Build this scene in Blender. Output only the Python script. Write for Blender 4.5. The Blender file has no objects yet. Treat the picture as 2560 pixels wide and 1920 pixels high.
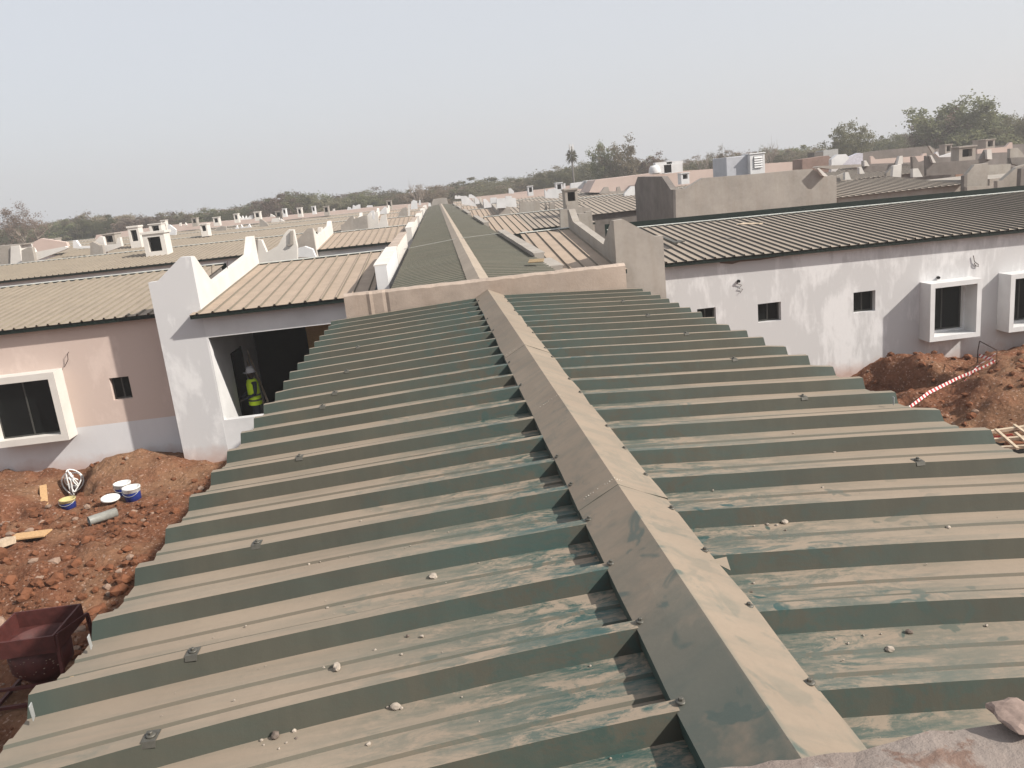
import bpy, bmesh, math, random
import numpy as np
from mathutils import Vector, noise
random.seed(7)
R = math.radians
scene = bpy.context.scene
COL = scene.collection
# ------------------------------------------------------------------ camera
F = 2028.0
_r = .104
_n = np.array([_r, 1]) / math.hypot(_r, 1)
_v = np.array([1087 - 1280, 482 - 960.])
_Y = np.array([_v[0], _v[1], F]); _Y /= np.linalg.norm(_Y)
_L = F * F / -(_v @ _n)
_D = np.array([_n[0] * _L, _n[1] * _L, F]); _D /= np.linalg.norm(_D)
_X = np.cross(_Y, -_D)
M = np.stack([_X, _Y, -_D])          # camera vector (right, down, forward) -> world
CAM = np.array([0, 0, 5.6])
cam = bpy.data.cameras.new('camera'); cam_o = bpy.data.objects.new('camera', cam); COL.objects.link(cam_o)
cam.sensor_width = 36; cam.lens = F / 2560 * 36; cam.clip_start = .05; cam.clip_end = 3000
from mathutils import Matrix
_c = [M @ np.array(v) for v in ((1, 0, 0), (0, -1, 0), (0, 0, -1))]
cam_o.matrix_world = Matrix(((_c[0][0], _c[1][0], _c[2][0], CAM[0]), (_c[0][1], _c[1][1], _c[2][1], CAM[1]),
                             (_c[0][2], _c[1][2], _c[2][2], CAM[2]), (0, 0, 0, 1)))
scene.camera = cam_o
# ------------------------------------------------------------------ sky, sun, exposure
SUN = Vector((.79, -.385, .66)).normalized()
w = bpy.data.worlds.new('World'); scene.world = w; w.use_nodes = True
nt = w.node_tree; nt.nodes.clear()
out = nt.nodes.new('ShaderNodeOutputWorld'); bg = nt.nodes.new('ShaderNodeBackground')
sky = nt.nodes.new('ShaderNodeTexSky'); sky.sky_type = 'NISHITA'; sky.sun_disc = False
sky.sun_elevation = math.asin(SUN.z); sky.sun_rotation = math.atan2(SUN.x, SUN.y)
sky.dust_density = 4; sky.air_density = 1.0; sky.ozone_density = 2
mx = nt.nodes.new('ShaderNodeMix'); mx.data_type = 'RGBA'; mx.inputs[0].default_value = .72
mx.inputs[7].default_value = (8.2, 8.4, 8.8, 1)
nt.links.new(sky.outputs[0], mx.inputs[6]); nt.links.new(mx.outputs[2], bg.inputs[0])
bg.inputs[1].default_value = .080
nt.links.new(bg.outputs[0], out.inputs[0])
sl = bpy.data.lights.new('sun', 'SUN'); sl.energy = 5.0; sl.angle = R(1.0); sl.color = (1, .935, .85)
so = bpy.data.objects.new('sun', sl); COL.objects.link(so)
so.rotation_euler = SUN.to_track_quat('Z', 'Y').to_euler()
scene.view_settings.view_transform = 'Standard'; scene.view_settings.look = 'None'
scene.view_settings.exposure = .42; scene.view_settings.gamma = 1
scene.render.engine = 'CYCLES'

# ------------------------------------------------------------------ helpers
def ray(x, y): return M @ np.array([x - 1280, y - 960, F])
def P(x, y, Y=None, Z=None, X=None):
    """point of the world seen at a photo position, at a given depth / height / side plane"""
    d = ray(x, y)
    t = Y / d[1] if Y is not None else ((Z - CAM[2]) / d[2] if Z is not None else X / d[0])
    return Vector(CAM + d * t)
ND = Vector((-.0088, 1, -.009))
def nl(x, z, Y): return Vector((x + ND.x * (Y - 8.4), Y, z + ND.z * (Y - 8.4)))
RX, RZ = .433, 4.553            # ridge crease of the near roof where it meets the concrete beam
def near_z(x, Y, top=False):
    rx = RX + ND.x * (Y - 8.4); dz = ND.z * (Y - 8.4); u = x - rx
    if u < 0: z = 4.453 + (4.384 - 4.453) * (-u - .14) / 1.49
    else: z = 4.453 + (4.361 - 4.453) * (u - .14) / 1.464
    return z + dz + (.05 if top else 0)
def onroof(x, y, top=False):
    d = ray(x, y); t = .0003
    while t < .05:
        p = CAM + d * t
        if p[2] <= near_z(p[0], p[1], top): return Vector(p)
        t *= 1.003
    return Vector(p)

class MB:
    def __init__(s): s.v = []; s.f = []; s.sm = []
    def add(s, vs, fs, smooth=False):
        o = len(s.v); s.v += [tuple(v) for v in vs]; s.f += [tuple(i + o for i in f) for f in fs]; s.sm += [smooth] * len(fs)
    def box(s, x0, x1, y0, y1, z0, z1):
        s.add([(x0, y0, z0), (x1, y0, z0), (x1, y1, z0), (x0, y1, z0), (x0, y0, z1), (x1, y0, z1), (x1, y1, z1), (x0, y1, z1)],
              [(0, 3, 2, 1), (4, 5, 6, 7), (0, 1, 5, 4), (1, 2, 6, 5), (2, 3, 7, 6), (3, 0, 4, 7)])
    def prism(s, pts, off):
        """closed polygon (3D points) pushed by vector off"""
        n = len(pts); off = Vector(off); a = [Vector(p) for p in pts]; b = [p + off for p in a]
        nn = Vector((0, 0, 0))
        for i in range(n): nn += a[i].cross(a[(i + 1) % n])
        fl = nn.dot(off) > 0
        c1 = tuple(range(n)); c2 = tuple(range(n, 2 * n))
        fs = [tuple(reversed(c1)) if fl else c1, c2 if fl else tuple(reversed(c2))]
        for i in range(n):
            j = (i + 1) % n
            fs.append((i, j, j + n, i + n) if fl else (j, i, i + n, j + n))
        s.add(a + b, fs)
    def bar(s, a, b, w, h=None):
        a = Vector(a); b = Vector(b); h = h or w; d = (b - a).normalized()
        u = d.cross(Vector((0, 0, 1)));
        if u.length < .01: u = Vector((1, 0, 0))
        u.normalize(); v = u.cross(d)
        q = [u * (w / 2) + v * (h / 2), u * (-w / 2) + v * (h / 2), u * (-w / 2) - v * (h / 2), u * (w / 2) - v * (h / 2)]
        s.prism([a + k for k in q], b - a)
    def tube(s, pts, r, n=8, cap=True, smooth=True):
        pts = [Vector(p) for p in pts]; m = len(pts)
        rr = r if isinstance(r, (list, tuple)) else [r] * m
        vs = []; up = Vector((.13, .29, 1)).normalized()
        for i, p in enumerate(pts):
            d = (pts[min(i + 1, m - 1)] - pts[max(i - 1, 0)]).normalized()
            u = d.cross(up)
            if u.length < .05: u = d.cross(Vector((1, 0, 0)))
            u.normalize(); v = d.cross(u)
            for k in range(n):
                a = 2 * math.pi * k / n; vs.append(p + (u * math.cos(a) + v * math.sin(a)) * rr[i])
        fs = []
        for i in range(m - 1):
            for k in range(n):
                k2 = (k + 1) % n; fs.append((i * n + k, i * n + k2, (i + 1) * n + k2, (i + 1) * n + k))
        if cap: fs += [tuple(reversed(range(n))), tuple(range((m - 1) * n, m * n))]
        s.add(vs, fs, smooth)
    def lathe(s, c, prof, n=20, axis=None, smooth=True):
        c = Vector(c); vs = []
        ax = Vector(axis).normalized() if axis else Vector((0, 0, 1))
        u = ax.orthogonal().normalized(); v = ax.cross(u)
        for r, z in prof:
            for k in range(n):
                a = 2 * math.pi * k / n; vs.append(c + ax * z + (u * math.cos(a) + v * math.sin(a)) * r)
        fs = []
        for i in range(len(prof) - 1):
            for k in range(n):
                k2 = (k + 1) % n; fs.append((i * n + k, i * n + k2, (i + 1) * n + k2, (i + 1) * n + k))
        s.add(vs, fs, smooth)
    def rock(s, c, r, seed=0, flat=.8, sub=1):
        bm = bmesh.new(); bmesh.ops.create_icosphere(bm, subdivisions=sub, radius=1)
        st = Vector((seed * 1.7, seed * .37, seed * .91)); rs = (random.uniform(.75, 1.25), random.uniform(.75, 1.25), flat)
        c = Vector(c)
        for v in bm.verts:
            k = 1 + .45 * noise.noise(v.co * 1.3 + st)
            v.co = Vector((v.co.x * rs[0], v.co.y * rs[1], v.co.z * rs[2])) * (r * k)
        bm.verts.index_update()
        s.add([v.co + c for v in bm.verts], [[v.index for v in f.verts] for f in bm.faces]); bm.free()
    def build(s, name, mat, parent=None, loc=None):
        me = bpy.data.meshes.new(name); me.from_pydata(s.v, [], s.f); me.validate(); me.update()
        if any(s.sm) and len(s.sm) == len(me.polygons): me.polygons.foreach_set('use_smooth', s.sm)
        o = bpy.data.objects.new(name, me); COL.objects.link(o)
        for m_ in (mat if isinstance(mat, (list, tuple)) else [mat]): me.materials.append(m_)
        if parent:
            o.parent = parent; o.matrix_parent_inverse = parent.matrix_basis.inverted()
        elif loc is not None:
            loc = Vector(loc)
            for v in me.vertices: v.co -= loc
            o.location = loc
        return o
def tag(o, label=None, cat=None, group=None, kind=None):
    if label: o['label'] = label
    if cat: o['category'] = cat
    if group: o['group'] = group
    if kind: o['kind'] = kind
    return o
def empty(name, loc, label=None, cat=None, group=None):
    o = bpy.data.objects.new(name, None); o.location = loc; o.empty_display_size = .2; COL.objects.link(o)
    return tag(o, label, cat, group)
def bevel(o, wd, seg=2):
    m_ = o.modifiers.new('bevel', 'BEVEL'); m_.width = wd; m_.segments = seg; m_.limit_method = 'ANGLE'; return o
def copy_tree(o, parent=None):
    c = o.copy(); COL.objects.link(c); c.parent = parent
    for ch in list(o.children): copy_tree(ch, c)
    return c

# ------------------------------------------------------------------ materials
class NT:
    def __init__(s, name, rough=.85, spec=.2):
        s.m = bpy.data.materials.new(name); s.m.use_nodes = True; s.t = s.m.node_tree; s.n = s.t.nodes
        s.b = s.n['Principled BSDF']; s.b.inputs['Roughness'].default_value = rough
        s.b.inputs['Specular IOR Level'].default_value = spec
        s.geo = s.n.new('ShaderNodeNewGeometry')
    def L(s, a, b): s.t.links.new(a, b)
    def pos(s, sc=(1, 1, 1), rot=(0, 0, 0)):
        mp = s.n.new('ShaderNodeMapping'); mp.inputs['Scale'].default_value = sc; mp.inputs['Rotation'].default_value = rot
        s.L(s.geo.outputs['Position'], mp.inputs[0]); return mp.outputs[0]
    def noise(s, scale, detail=5, rough=.6, vec=None, dist=0):
        t = s.n.new('ShaderNodeTexNoise'); t.inputs['Scale'].default_value = scale; t.inputs['Detail'].default_value = detail
        t.inputs['Roughness'].default_value = rough; t.inputs['Distortion'].default_value = dist
        s.L(vec if vec else s.geo.outputs['Position'], t.inputs['Vector']); return t.outputs[0]
    def vor(s, scale, vec=None, out='Color', feat='F1'):
        t = s.n.new('ShaderNodeTexVoronoi'); t.inputs['Scale'].default_value = scale; t.feature = feat
        s.L(vec if vec else s.geo.outputs['Position'], t.inputs['Vector']); return t.outputs[out]
    def mr(s, v, a, b, c=0., d=1.):
        t = s.n.new('ShaderNodeMapRange'); t.inputs[1].default_value = a; t.inputs[2].default_value = b
        t.inputs[3].default_value = c; t.inputs[4].default_value = d; s.L(v, t.inputs[0]); return t.outputs[0]
    def math(s, op, a, b=None):
        t = s.n.new('ShaderNodeMath'); t.operation = op
        for i, q in enumerate((a, b)):
            if q is None: continue
            if isinstance(q, (int, float)): t.inputs[i].default_value = q
            else: s.L(q, t.inputs[i])
        return t.outputs[0]
    def mix(s, fac, a, b, mode='MIX'):
        t = s.n.new('ShaderNodeMix'); t.data_type = 'RGBA'; t.blend_type = mode
        if isinstance(fac, (int, float)): t.inputs[0].default_value = fac
        else: s.L(fac, t.inputs[0])
        for i, q in ((6, a), (7, b)):
            if isinstance(q, (tuple, list)): t.inputs[i].default_value = (*q[:3], 1)
            else: s.L(q, t.inputs[i])
        return t.outputs[2]
    def sep(s, v):
        t = s.n.new('ShaderNodeSeparateXYZ'); s.L(v, t.inputs[0]); return t.outputs
    def col(s, c):
        if isinstance(c, (tuple, list)): s.b.inputs['Base Color'].default_value = (*c[:3], 1)
        else: s.L(c, s.b.inputs['Base Color'])
        return s
    def bump(s, h, st=.3, dist=.02):
        t = s.n.new('ShaderNodeBump'); t.inputs['Strength'].default_value = st; t.inputs['Distance'].default_value = dist
        s.L(h, t.inputs['Height']); s.L(t.outputs[0], s.b.inputs['Normal']); return s

def plain(name, c, rough=.7, spec=.3, var=.25, sc=6, metal=0):
    t = NT(name, rough, spec); n1 = t.noise(sc, 5)
    t.col(t.mix(t.mr(n1, .3, .7), [k * (1 - var) for k in c], [min(1, k * (1 + var * .5)) for k in c]))
    t.b.inputs['Metallic'].default_value = metal
    return t.m
def concrete(name, c, dark=.62, warm=1., bmp=.35, stain=False):
    t = NT(name, .92, .12)
    a = t.noise(.9, 6, .62); b = t.noise(9, 6, .7); st = t.noise(2.2, 5, .6, t.pos((1.5, 1.5, .22)))
    col = t.mix(t.mr(a, .34, .66), [k * dark for k in c], c)
    col = t.mix(t.mr(st, .45, .75, 0, .45), col, (c[0] * .62 * warm, c[1] * .56, c[2] * .5))
    col = t.mix(t.mr(b, .35, .75, 0, .28), col, (c[0] * 1.25, c[1] * 1.25, c[2] * 1.25))
    sp = t.vor(17, out='Distance'); n3 = t.noise(3)
    col = t.mix(t.math('MULTIPLY', t.mr(sp, .1, .06), t.mr(n3, .55, .62)), col, (c[0] * .25, c[1] * .23, c[2] * .2))
    if stain:
        s1 = t.noise(9, 8, .72, None, .8); s2 = t.noise(22, 6, .7); s3 = t.noise(5, 4)
        col = t.mix(t.mr(s1, .54, .6, 0, .8), col, (.17, .105, .08)); col = t.mix(t.math('MULTIPLY', t.mr(s2, .58, .62), t.mr(s3, .5, .6, .2, 1)), col, (.13, .085, .065))
        col = t.mix(t.mr(t.noise(12, 6, .7), .6, .68, 0, .8), col, (.55, .50, .46))
    t.col(col); t.bump(t.math('ADD', t.noise(40, 6, .7), t.math('MULTIPLY', b, .8)), bmp, .006)
    return t.m
def sheet_mat(name, paint, dust, wear=None, lo=.5, hi=.93, film=.35, tk=1.):
    """green lacquered steel under a coat of laterite dust that lies on the flat faces"""
    t = NT(name, .62, .35)
    nz = t.sep(t.geo.outputs['Normal'])[2]
    big = t.noise(.7, 5, .6); str_ = t.noise(1.0, 6, .65, t.pos((1.2, 14, 6)))
    up = t.mr(t.math('ABSOLUTE', nz), lo, hi)
    cov = t.mr(up, 0, 1, film, 1.0)
    cov = t.math('MULTIPLY', cov, t.mr(str_, .30, .52, .78, 1))
    pn = t.mix(t.mr(big, .3, .7), [k * .8 for k in paint], [k * 1.2 for k in paint])
    thin = t.mix(t.math('ADD', t.mr(t.noise(1.1, 5), .35, .65, 0, .6), t.mr(t.noise(3, 6, .7, t.pos((4, 1, .4))), .4, .65, 0, .4)), [dust[0] * .33 * tk, dust[1] * .34 * tk, dust[2] * .33 * tk], [dust[0] * .46 * tk, dust[1] * .48 * tk, dust[2] * .46 * tk])
    dn = t.mix(t.mr(t.noise(1.6, 6, .65), .3, .7), [k * .86 for k in dust], [min(1, k * 1.08) for k in dust])
    dn = t.mix(t.mr(t.noise(55, 4, .7), .4, .75, 0, .25), dn, [k * .75 for k in dust])
    if wear: cov = wear(t, cov, up)
    t.col(t.mix(cov, pn, t.mix(up, thin, dn)))
    t.L(t.mr(cov, 0, 1, .38, .9), t.b.inputs['Roughness'])
    t.bump(t.noise(70, 5, .7), .12, .004)
    return t.m
def wear_near(t, cov, up):
    x, y, z = t.sep(t.geo.outputs['Position'])
    u = t.math('ABSOLUTE', t.math('SUBTRACT', t.math('ADD', x, t.math('MULTIPLY', y, .0088)), .507))
    nearcap = t.math('MULTIPLY', t.mr(u, .28, .95, 1, 0), t.mr(x, .55, .65, 1, .8))
    scf = t.noise(5.5, 9, .78, t.pos((1, 2.3, 1), (0, 0, .25)), .5); fine = t.noise(26, 7, .8, t.pos((.35, 1.6, 1), (0, 0, .1)))
    blotch = t.noise(6.5, 3, .5, t.pos((1, 1.3, 1), (0, 0, .6)), 1.2)
    a = t.math('MULTIPLY', nearcap, t.math('MULTIPLY', t.mr(scf, .44, .52, 0, 1), t.mr(fine, .34, .56, .25, 1)))
    b = t.math('MULTIPLY', t.mr(u, .3, 1.1, 1, .05), t.math('MULTIPLY', t.mr(blotch, .6, .63), t.mr(t.noise(1.7, 4), .5, .56)))
    fr = t.math('MULTIPLY', t.math('MULTIPLY', t.mr(t.noise(2.1, 6, .7), .6, .68), t.mr(fine, .4, .62)), .35)
    # eave ends were wrapped in film and stay cleaner
    e1 = t.mr(t.math('ADD', x, t.math('MULTIPLY', t.noise(4, 4), .25)), -1.0, -.86, .55, 0)
    e2 = t.mr(t.math('SUBTRACT', x, t.math('MULTIPLY', t.noise(4, 4), .25)), 1.72, 1.95, 0, .55)
    e = t.math('MULTIPLY', t.math('ADD', e1, e2), t.mr(up, 0, 1, 1, .28))
    k = t.math('MAXIMUM', t.math('MAXIMUM', a, b), t.math('MAXIMUM', e, fr))
    k = t.math('MULTIPLY', k, t.mr(up, 0, 1, .6, 1))
    return t.math('MULTIPLY', cov, t.mr(k, 0, 1, 1, .08))
def wear_cap(t, cov, up):
    scf = t.noise(4.4, 9, .76, t.pos((1.3, 1, 1), (0, 0, .6)), .6); fine = t.noise(30, 6, .8, t.pos((1.4, .4, 1), (0, 0, .7)))
    bl = t.noise(7, 3, .5, t.pos((1, .8, 1)), 1.)
    x_, y = t.sep(t.geo.outputs['Position'])[:2]
    ny = t.mr(y, 1.6, 4.5, 1, .15)
    a = t.math('MULTIPLY', ny, t.math('MULTIPLY', t.mr(scf, .54, .6, 0, .9), t.mr(fine, .38, .6, .3, 1)))
    b = t.math('MULTIPLY', ny, t.math('MULTIPLY', t.mr(bl, .56, .63), t.mr(t.noise(1.9, 4), .48, .53)))
    lf = t.math('SUBTRACT', t.math('ADD', x_, t.math('MULTIPLY', y, .0088)), .507)
    b = t.math('MULTIPLY', b, t.mr(lf, 0, .01, 1, .3))
    b = t.math('MAXIMUM', b, t.math('MULTIPLY', t.math('MULTIPLY', t.mr(lf, 0, -.02, 0, .85), t.mr(y, 1.25, 2.3, 1, 0)), t.mr(t.noise(3, 5, .7), .35, .5)))
    return t.math('MULTIPLY', cov, t.mr(t.math('MAXIMUM', t.math('MULTIPLY', a, .55), b), 0, 1, 1, .3))
GREEN = (.017, .060, .056); DUST = (.252, .203, .154)
m_near = sheet_mat('near_sheet', GREEN, DUST, wear_near, .5, .95, .82, .72)
m_cap = sheet_mat('near_cap', (.03, .075, .07), DUST, wear_cap, .3, .8, .6)
m_far = sheet_mat('far_corridor_sheet', (.026, .05, .042), (.205, .178, .14), None, .6, .95, .72, 1.35)
m_farcap = sheet_mat('far_cap', (.1, .12, .1), (.32, .265, .21), None, .3, .8, .8)
m_roofL = sheet_mat('dusty_roof_sheet', (.07, .075, .06), (.305, .25, .195), None, .4, .97, .9, 1.5)
m_roofR = sheet_mat('dusty_roof_sheet_right', (.03, .032, .028), (.30, .252, .205), None, .45, .95, .6, .62)  # rib sides coloured dark to carry their shade
m_bay = sheet_mat('bay_sheet', (.05, .07, .055), (.36, .28, .215), None, .4, .9, .75)
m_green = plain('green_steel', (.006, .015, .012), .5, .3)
m_dark = plain('dark_inside', (.012, .011, .010), .9, .05)  # near-black, paints shade into porch and openings; also crate and grille back
m_flash = plain('pale_flashing', (.46, .47, .44), .6, .3)
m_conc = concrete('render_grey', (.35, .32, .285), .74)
m_conc2 = concrete('render_dark_and_shade', (.20, .18, .165))  # darker render; also paints the shaded faces of grey walls
m_beam = concrete('beam_concrete', (.42, .345, .29), .66, 1., .4)
m_fore = concrete('parapet_concrete', (.26, .22, .195), .8, 1.2, .9, True)
m_white = plain('white_paint', (.62, .62, .62), .8, .2, .12, 1.5)
m_cream = plain('cream_paint', (.60, .57, .53), .8, .2, .1, 1.5)
m_pink2 = plain('pink_paint_far', (.50, .40, .355), .85, .15, .08, .6)
m_black = plain('black_plastic', (.02, .02, .02), .5, .4)
m_steel = plain('galvanised', (.42, .43, .42), .45, .5, .2, 12, .5)
m_screw = plain('screw', (.10, .095, .08), .55, .5, .3, 30, .3)
m_rust = plain('rebar', (.05, .03, .025), .8, .2)
m_wood = plain('sawn_wood', (.52, .33, .17), .8, .15, .2, 20)
m_wood2 = plain('grey_wood', (.52, .42, .31), .85, .1, .25, 14)
m_red = plain('red_oxide', (.075, .020, .017), .6, .35, .35, 9)
m_blue = plain('blue_bucket', (.016, .035, .21), .4, .4, .2, 10)
m_bwhite = plain('bucket_white', (.72, .72, .70), .5, .4, .15, 10)
m_yel = plain('yellow_drum', (.5, .42, .2), .6, .3)
m_pvc = plain('grey_pvc', (.24, .24, .22), .5, .4, .2, 15)
m_pebble = plain('pebble', (.36, .31, .26), .9, .1, .3, 40)
m_pebble2 = plain('pebble_dark', (.16, .13, .11), .9, .1, .3, 40)
m_leafdry = plain('dry_leaf', (.30, .22, .13), .8, .2, .35, 40)
m_film = plain('torn_film', (.5, .47, .4), .35, .5, .2, 30)
m_vest = plain('vest', (.62, .85, .03), .7, .2, .1)
m_vestg = plain('vest_band', (.10, .11, .05), .5, .4)
m_helm = plain('helmet', (.70, .70, .72), .35, .5, .05)
m_skin = plain('skin', (.05, .028, .018), .6, .3)
m_cloth = plain('dark_cloth', (.03, .035, .05), .9, .1)
m_mastc = plain('mast', (.13, .12, .11), .8, .2)
m_bark = plain('bark', (.13, .10, .08), .95, .05, .3, 3)
def facade(name, hi, lo, low=None, zs=1.14, amp=1.):
    t = NT(name, .9, .12)
    v = t.pos((1.0, 1.0, .5)); a = t.noise(1.3, 6, .62, v, .3); b = t.noise(5, 5, .7, t.pos((1.5, 1, .3))); sb = t.noise(.9, 3, .5, t.pos((1, 1, 1)))
    k = t.math('ADD', t.math('ADD', t.math('MULTIPLY', a, .6), t.math('MULTIPLY', b, .25 * amp)), t.math('MULTIPLY', sb, .15))
    col = t.mix(t.mr(k, .44 + .04 * amp, .49 + .07 * amp), lo, hi)
    col = t.mix(t.mr(t.noise(14, 4), .4, .8, 0, .2), col, [c * .82 for c in hi])
    if low:
        z = t.sep(t.geo.outputs['Position'])[2]
        cl = t.mix(t.mr(a, .3, .7), [c * .9 for c in low], low)
        col = t.mix(t.math('LESS_THAN', z, zs), col, cl)
    # earth splashed up the foot of the wall
    z = t.sep(t.geo.outputs['Position'])[2]
    sp = t.math('MULTIPLY', t.mr(t.math('ADD', z, t.math('MULTIPLY', t.noise(3, 5), .5)), .35, .75, .6, 0), 1.)
    col = t.mix(sp, col, (.36, .17, .10))
    t.col(col); t.bump(t.noise(30, 6, .7), .15, .01); return t.m
m_pinkwall = facade('pink_facade', (.59, .485, .43), (.53, .43, .38), (.60, .60, .615), 1.14, .3)
m_whitewall = facade('white_facade', (.65, .645, .645), (.51, .505, .505), None, 0, 1.)
m_pier = facade('white_pier', (.66, .66, .66), (.53, .53, .535), None, 0, .4)
def earth():
    t = NT('red_earth', .97, .05)
    a = t.noise(.35, 6, .6); b = t.noise(2.5, 7, .7); c = t.noise(16, 7, .75); v = t.vor(11, None, 'Distance'); v2 = t.vor(34, None, 'Color')
    col = t.mix(t.mr(b, .32, .68), (.10, .042, .024), (.215, .094, .054))
    col = t.mix(t.mr(a, .48, .6, 0, .75), col, (.25, .15, .09))
    col = t.mix(t.mr(c, .45, .72, 0, .55), col, (.30, .165, .10))
    col = t.mix(t.mr(t.sep(v2)[0], .93, .96, 0, .45), col, (.46, .33, .26))
    col = t.mix(t.mr(c, .42, .25, 0, .6), col, (.11, .035, .02))
    t.col(col)
    t.bump(t.math('ADD', t.math('MULTIPLY', c, 1.), t.math('MULTIPLY', v, .6)), .9, .06); return t.m
m_earth = earth()
m_clod = plain('clods', (.175, .076, .042), .95, .05, .45, 4)
m_clod2 = plain('pale_rubble', (.27, .19, .145), .95, .05, .35, 4)
def tape_mat():
    t = NT('barrier_tape', .45, .4)
    uv = t.n.new('ShaderNodeUVMap'); mp = t.n.new('ShaderNodeMapping'); t.L(uv.outputs[0], mp.inputs[0])
    x, y, z = t.sep(mp.outputs[0])
    k = t.math('FRACT', t.math('ADD', t.math('MULTIPLY', x, 6.5), t.math('MULTIPLY', y, .5)))
    t.col(t.mix(t.math('LESS_THAN', k, .5), (.75, .72, .70), (.42, .03, .035))); return t.m
m_tape = tape_mat()
def leaf(name, a, b):
    t = NT(name, .8, .15)
    oi = t.n.new('ShaderNodeObjectInfo')
    n1 = t.noise(.8, 4); c = t.mix(t.mr(n1, .3, .7), a, b)
    hs = t.n.new('ShaderNodeHueSaturation'); t.L(c, hs.inputs['Color']); t.L(t.mr(oi.outputs['Random'], 0, 1, .75, 1.25), hs.inputs['Value'])
    t.L(t.mr(oi.outputs['Random'], 0, 1, .47, .53), hs.inputs['Hue'])
    t.col(hs.outputs[0]); tl_ = t.n.new('ShaderNodeBsdfTranslucent'); t.L(hs.outputs[0], tl_.inputs[0]); ms = t.n.new('ShaderNodeMixShader'); ms.inputs[0].default_value = .45
    t.L(t.b.outputs[0], ms.inputs[1]); t.L(tl_.outputs[0], ms.inputs[2]); t.L(ms.outputs[0], t.n['Material Output'].inputs[0]); return t.m
m_leafg = leaf('leaves_green', (.095, .10, .05), (.18, .175, .095))
m_leafo = leaf('leaves_olive', (.13, .12, .08), (.23, .20, .13))
m_leafb = leaf('leaves_brown', (.16, .125, .09), (.25, .20, .15))

# ------------------------------------------------------------------ ground
PITS = [(-8.95, 18.0, .5, 1.1), (-8.5, 17.1, .5, 1.0), (-9.8, 16.4, .7, .3), (-12.0, 15.5, 1.2, .6), (9.8, 17.8, .85, 1.9), (10.4, 17.1, .6, 1.1), (-9.6, 15.2, .5, .3), (10.4, 16.3, .5, .35)]
HILLS = [(-10.9, 18.6, 1.2, .42), (-7.9, 18.6, 1.1, .42), (-6.7, 18.4, .8, .2), (-10.4, 17.2, .8, .3), (-7.5, 15.6, 2.2, .18), (-10.6, 14.5, 1.3, .35),
         (-8.3, 13.2, 1.4, .3), (-6.3, 13.6, 1.6, .25), (11.0, 18.2, 1.3, .55), (14.6, 18.1, 2.0, .45), (10.6, 14.6, 1.6, .8), (13.2, 14.8, 2.2, .95), (16.5, 15, 2.5, .9),
         (9.0, 15.6, .9, .35), (12.6, 17.0, 1.0, .25)]
def gh(x, y):
    z = 0.
    act = (1 if -20 < x < 26 and 1 < y < 22 else 0)
    z += .22 * noise.noise(Vector((x * .12, y * .12, 3))) if not act else .10 * noise.noise(Vector((x * .3, y * .3, 3)))
    if act:
        fr = noise.fractal(Vector((x * .9, y * .9, 0)), 1., 2.2, 5)
        z += .12 * fr + .2 * abs(noise.noise(Vector((x * 1.9, y * 1.9, 9)))) - .04
        z += .05 * noise.fractal(Vector((x * 4, y * 4, 7)), .9, 2.1, 3)
        for a, b, r, h in HILLS: z += h * math.exp(-((x - a) ** 2 + (y - b) ** 2) / (r * r) * 1.1)
        for a, b, r, h in PITS: z -= h * math.exp(-(((x - a) ** 2 + (y - b) ** 2) / (r * r)) ** 2 * 1.5)
    return z
def axis(lo, hi, a, b, st, coarse):
    v = [lo]; x = lo
    while x < hi:
        d = 0 if a <= x <= b else min(abs(x - a), abs(x - b))
        x += st if d == 0 and a <= x < b else min(coarse, st + d * .25)
        v.append(x)
    return v
def ground():
    xsL = axis(-900, 900, -14, -4.5, .09, 60)
    xs = sorted(set([round(x, 3) for x in axis(-900, -14, -14, -14, .3, 60)][:-1]) | set(round(-14 + .09 * i, 3) for i in range(106)) |
                set(round(-4.4 + .4 * i, 3) for i in range(28)) | set(round(6.9 + .09 * i, 3) for i in range(122)) |
                set([18 + .3 * i * (1 + i * .25) for i in range(1, 100)]))
    xs = [x for i, x in enumerate(xs) if i == 0 or x - xs[i - 1] > .04]
    ys = sorted(set([-300, -120, -50, -20, -8, -3]) | set(round(0 + .5 * i, 3) for i in range(17)) | set(round(8.5 + .09 * i, 3) for i in range(122)) |
                set([19.6 + .4 * i * (1 + i * .2) for i in range(1, 110)]))
    nx, ny = len(xs), len(ys)
    vs = [(x, y, gh(x, y)) for y in ys for x in xs]
    fs = [(j * nx + i, j * nx + i + 1, (j + 1) * nx + i + 1, (j + 1) * nx + i) for j in range(ny - 1) for i in range(nx - 1)]
    mb = MB(); mb.add(vs, fs, True); o = mb.build('ground', m_earth); tag(o, kind='structure')
ground()
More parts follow.
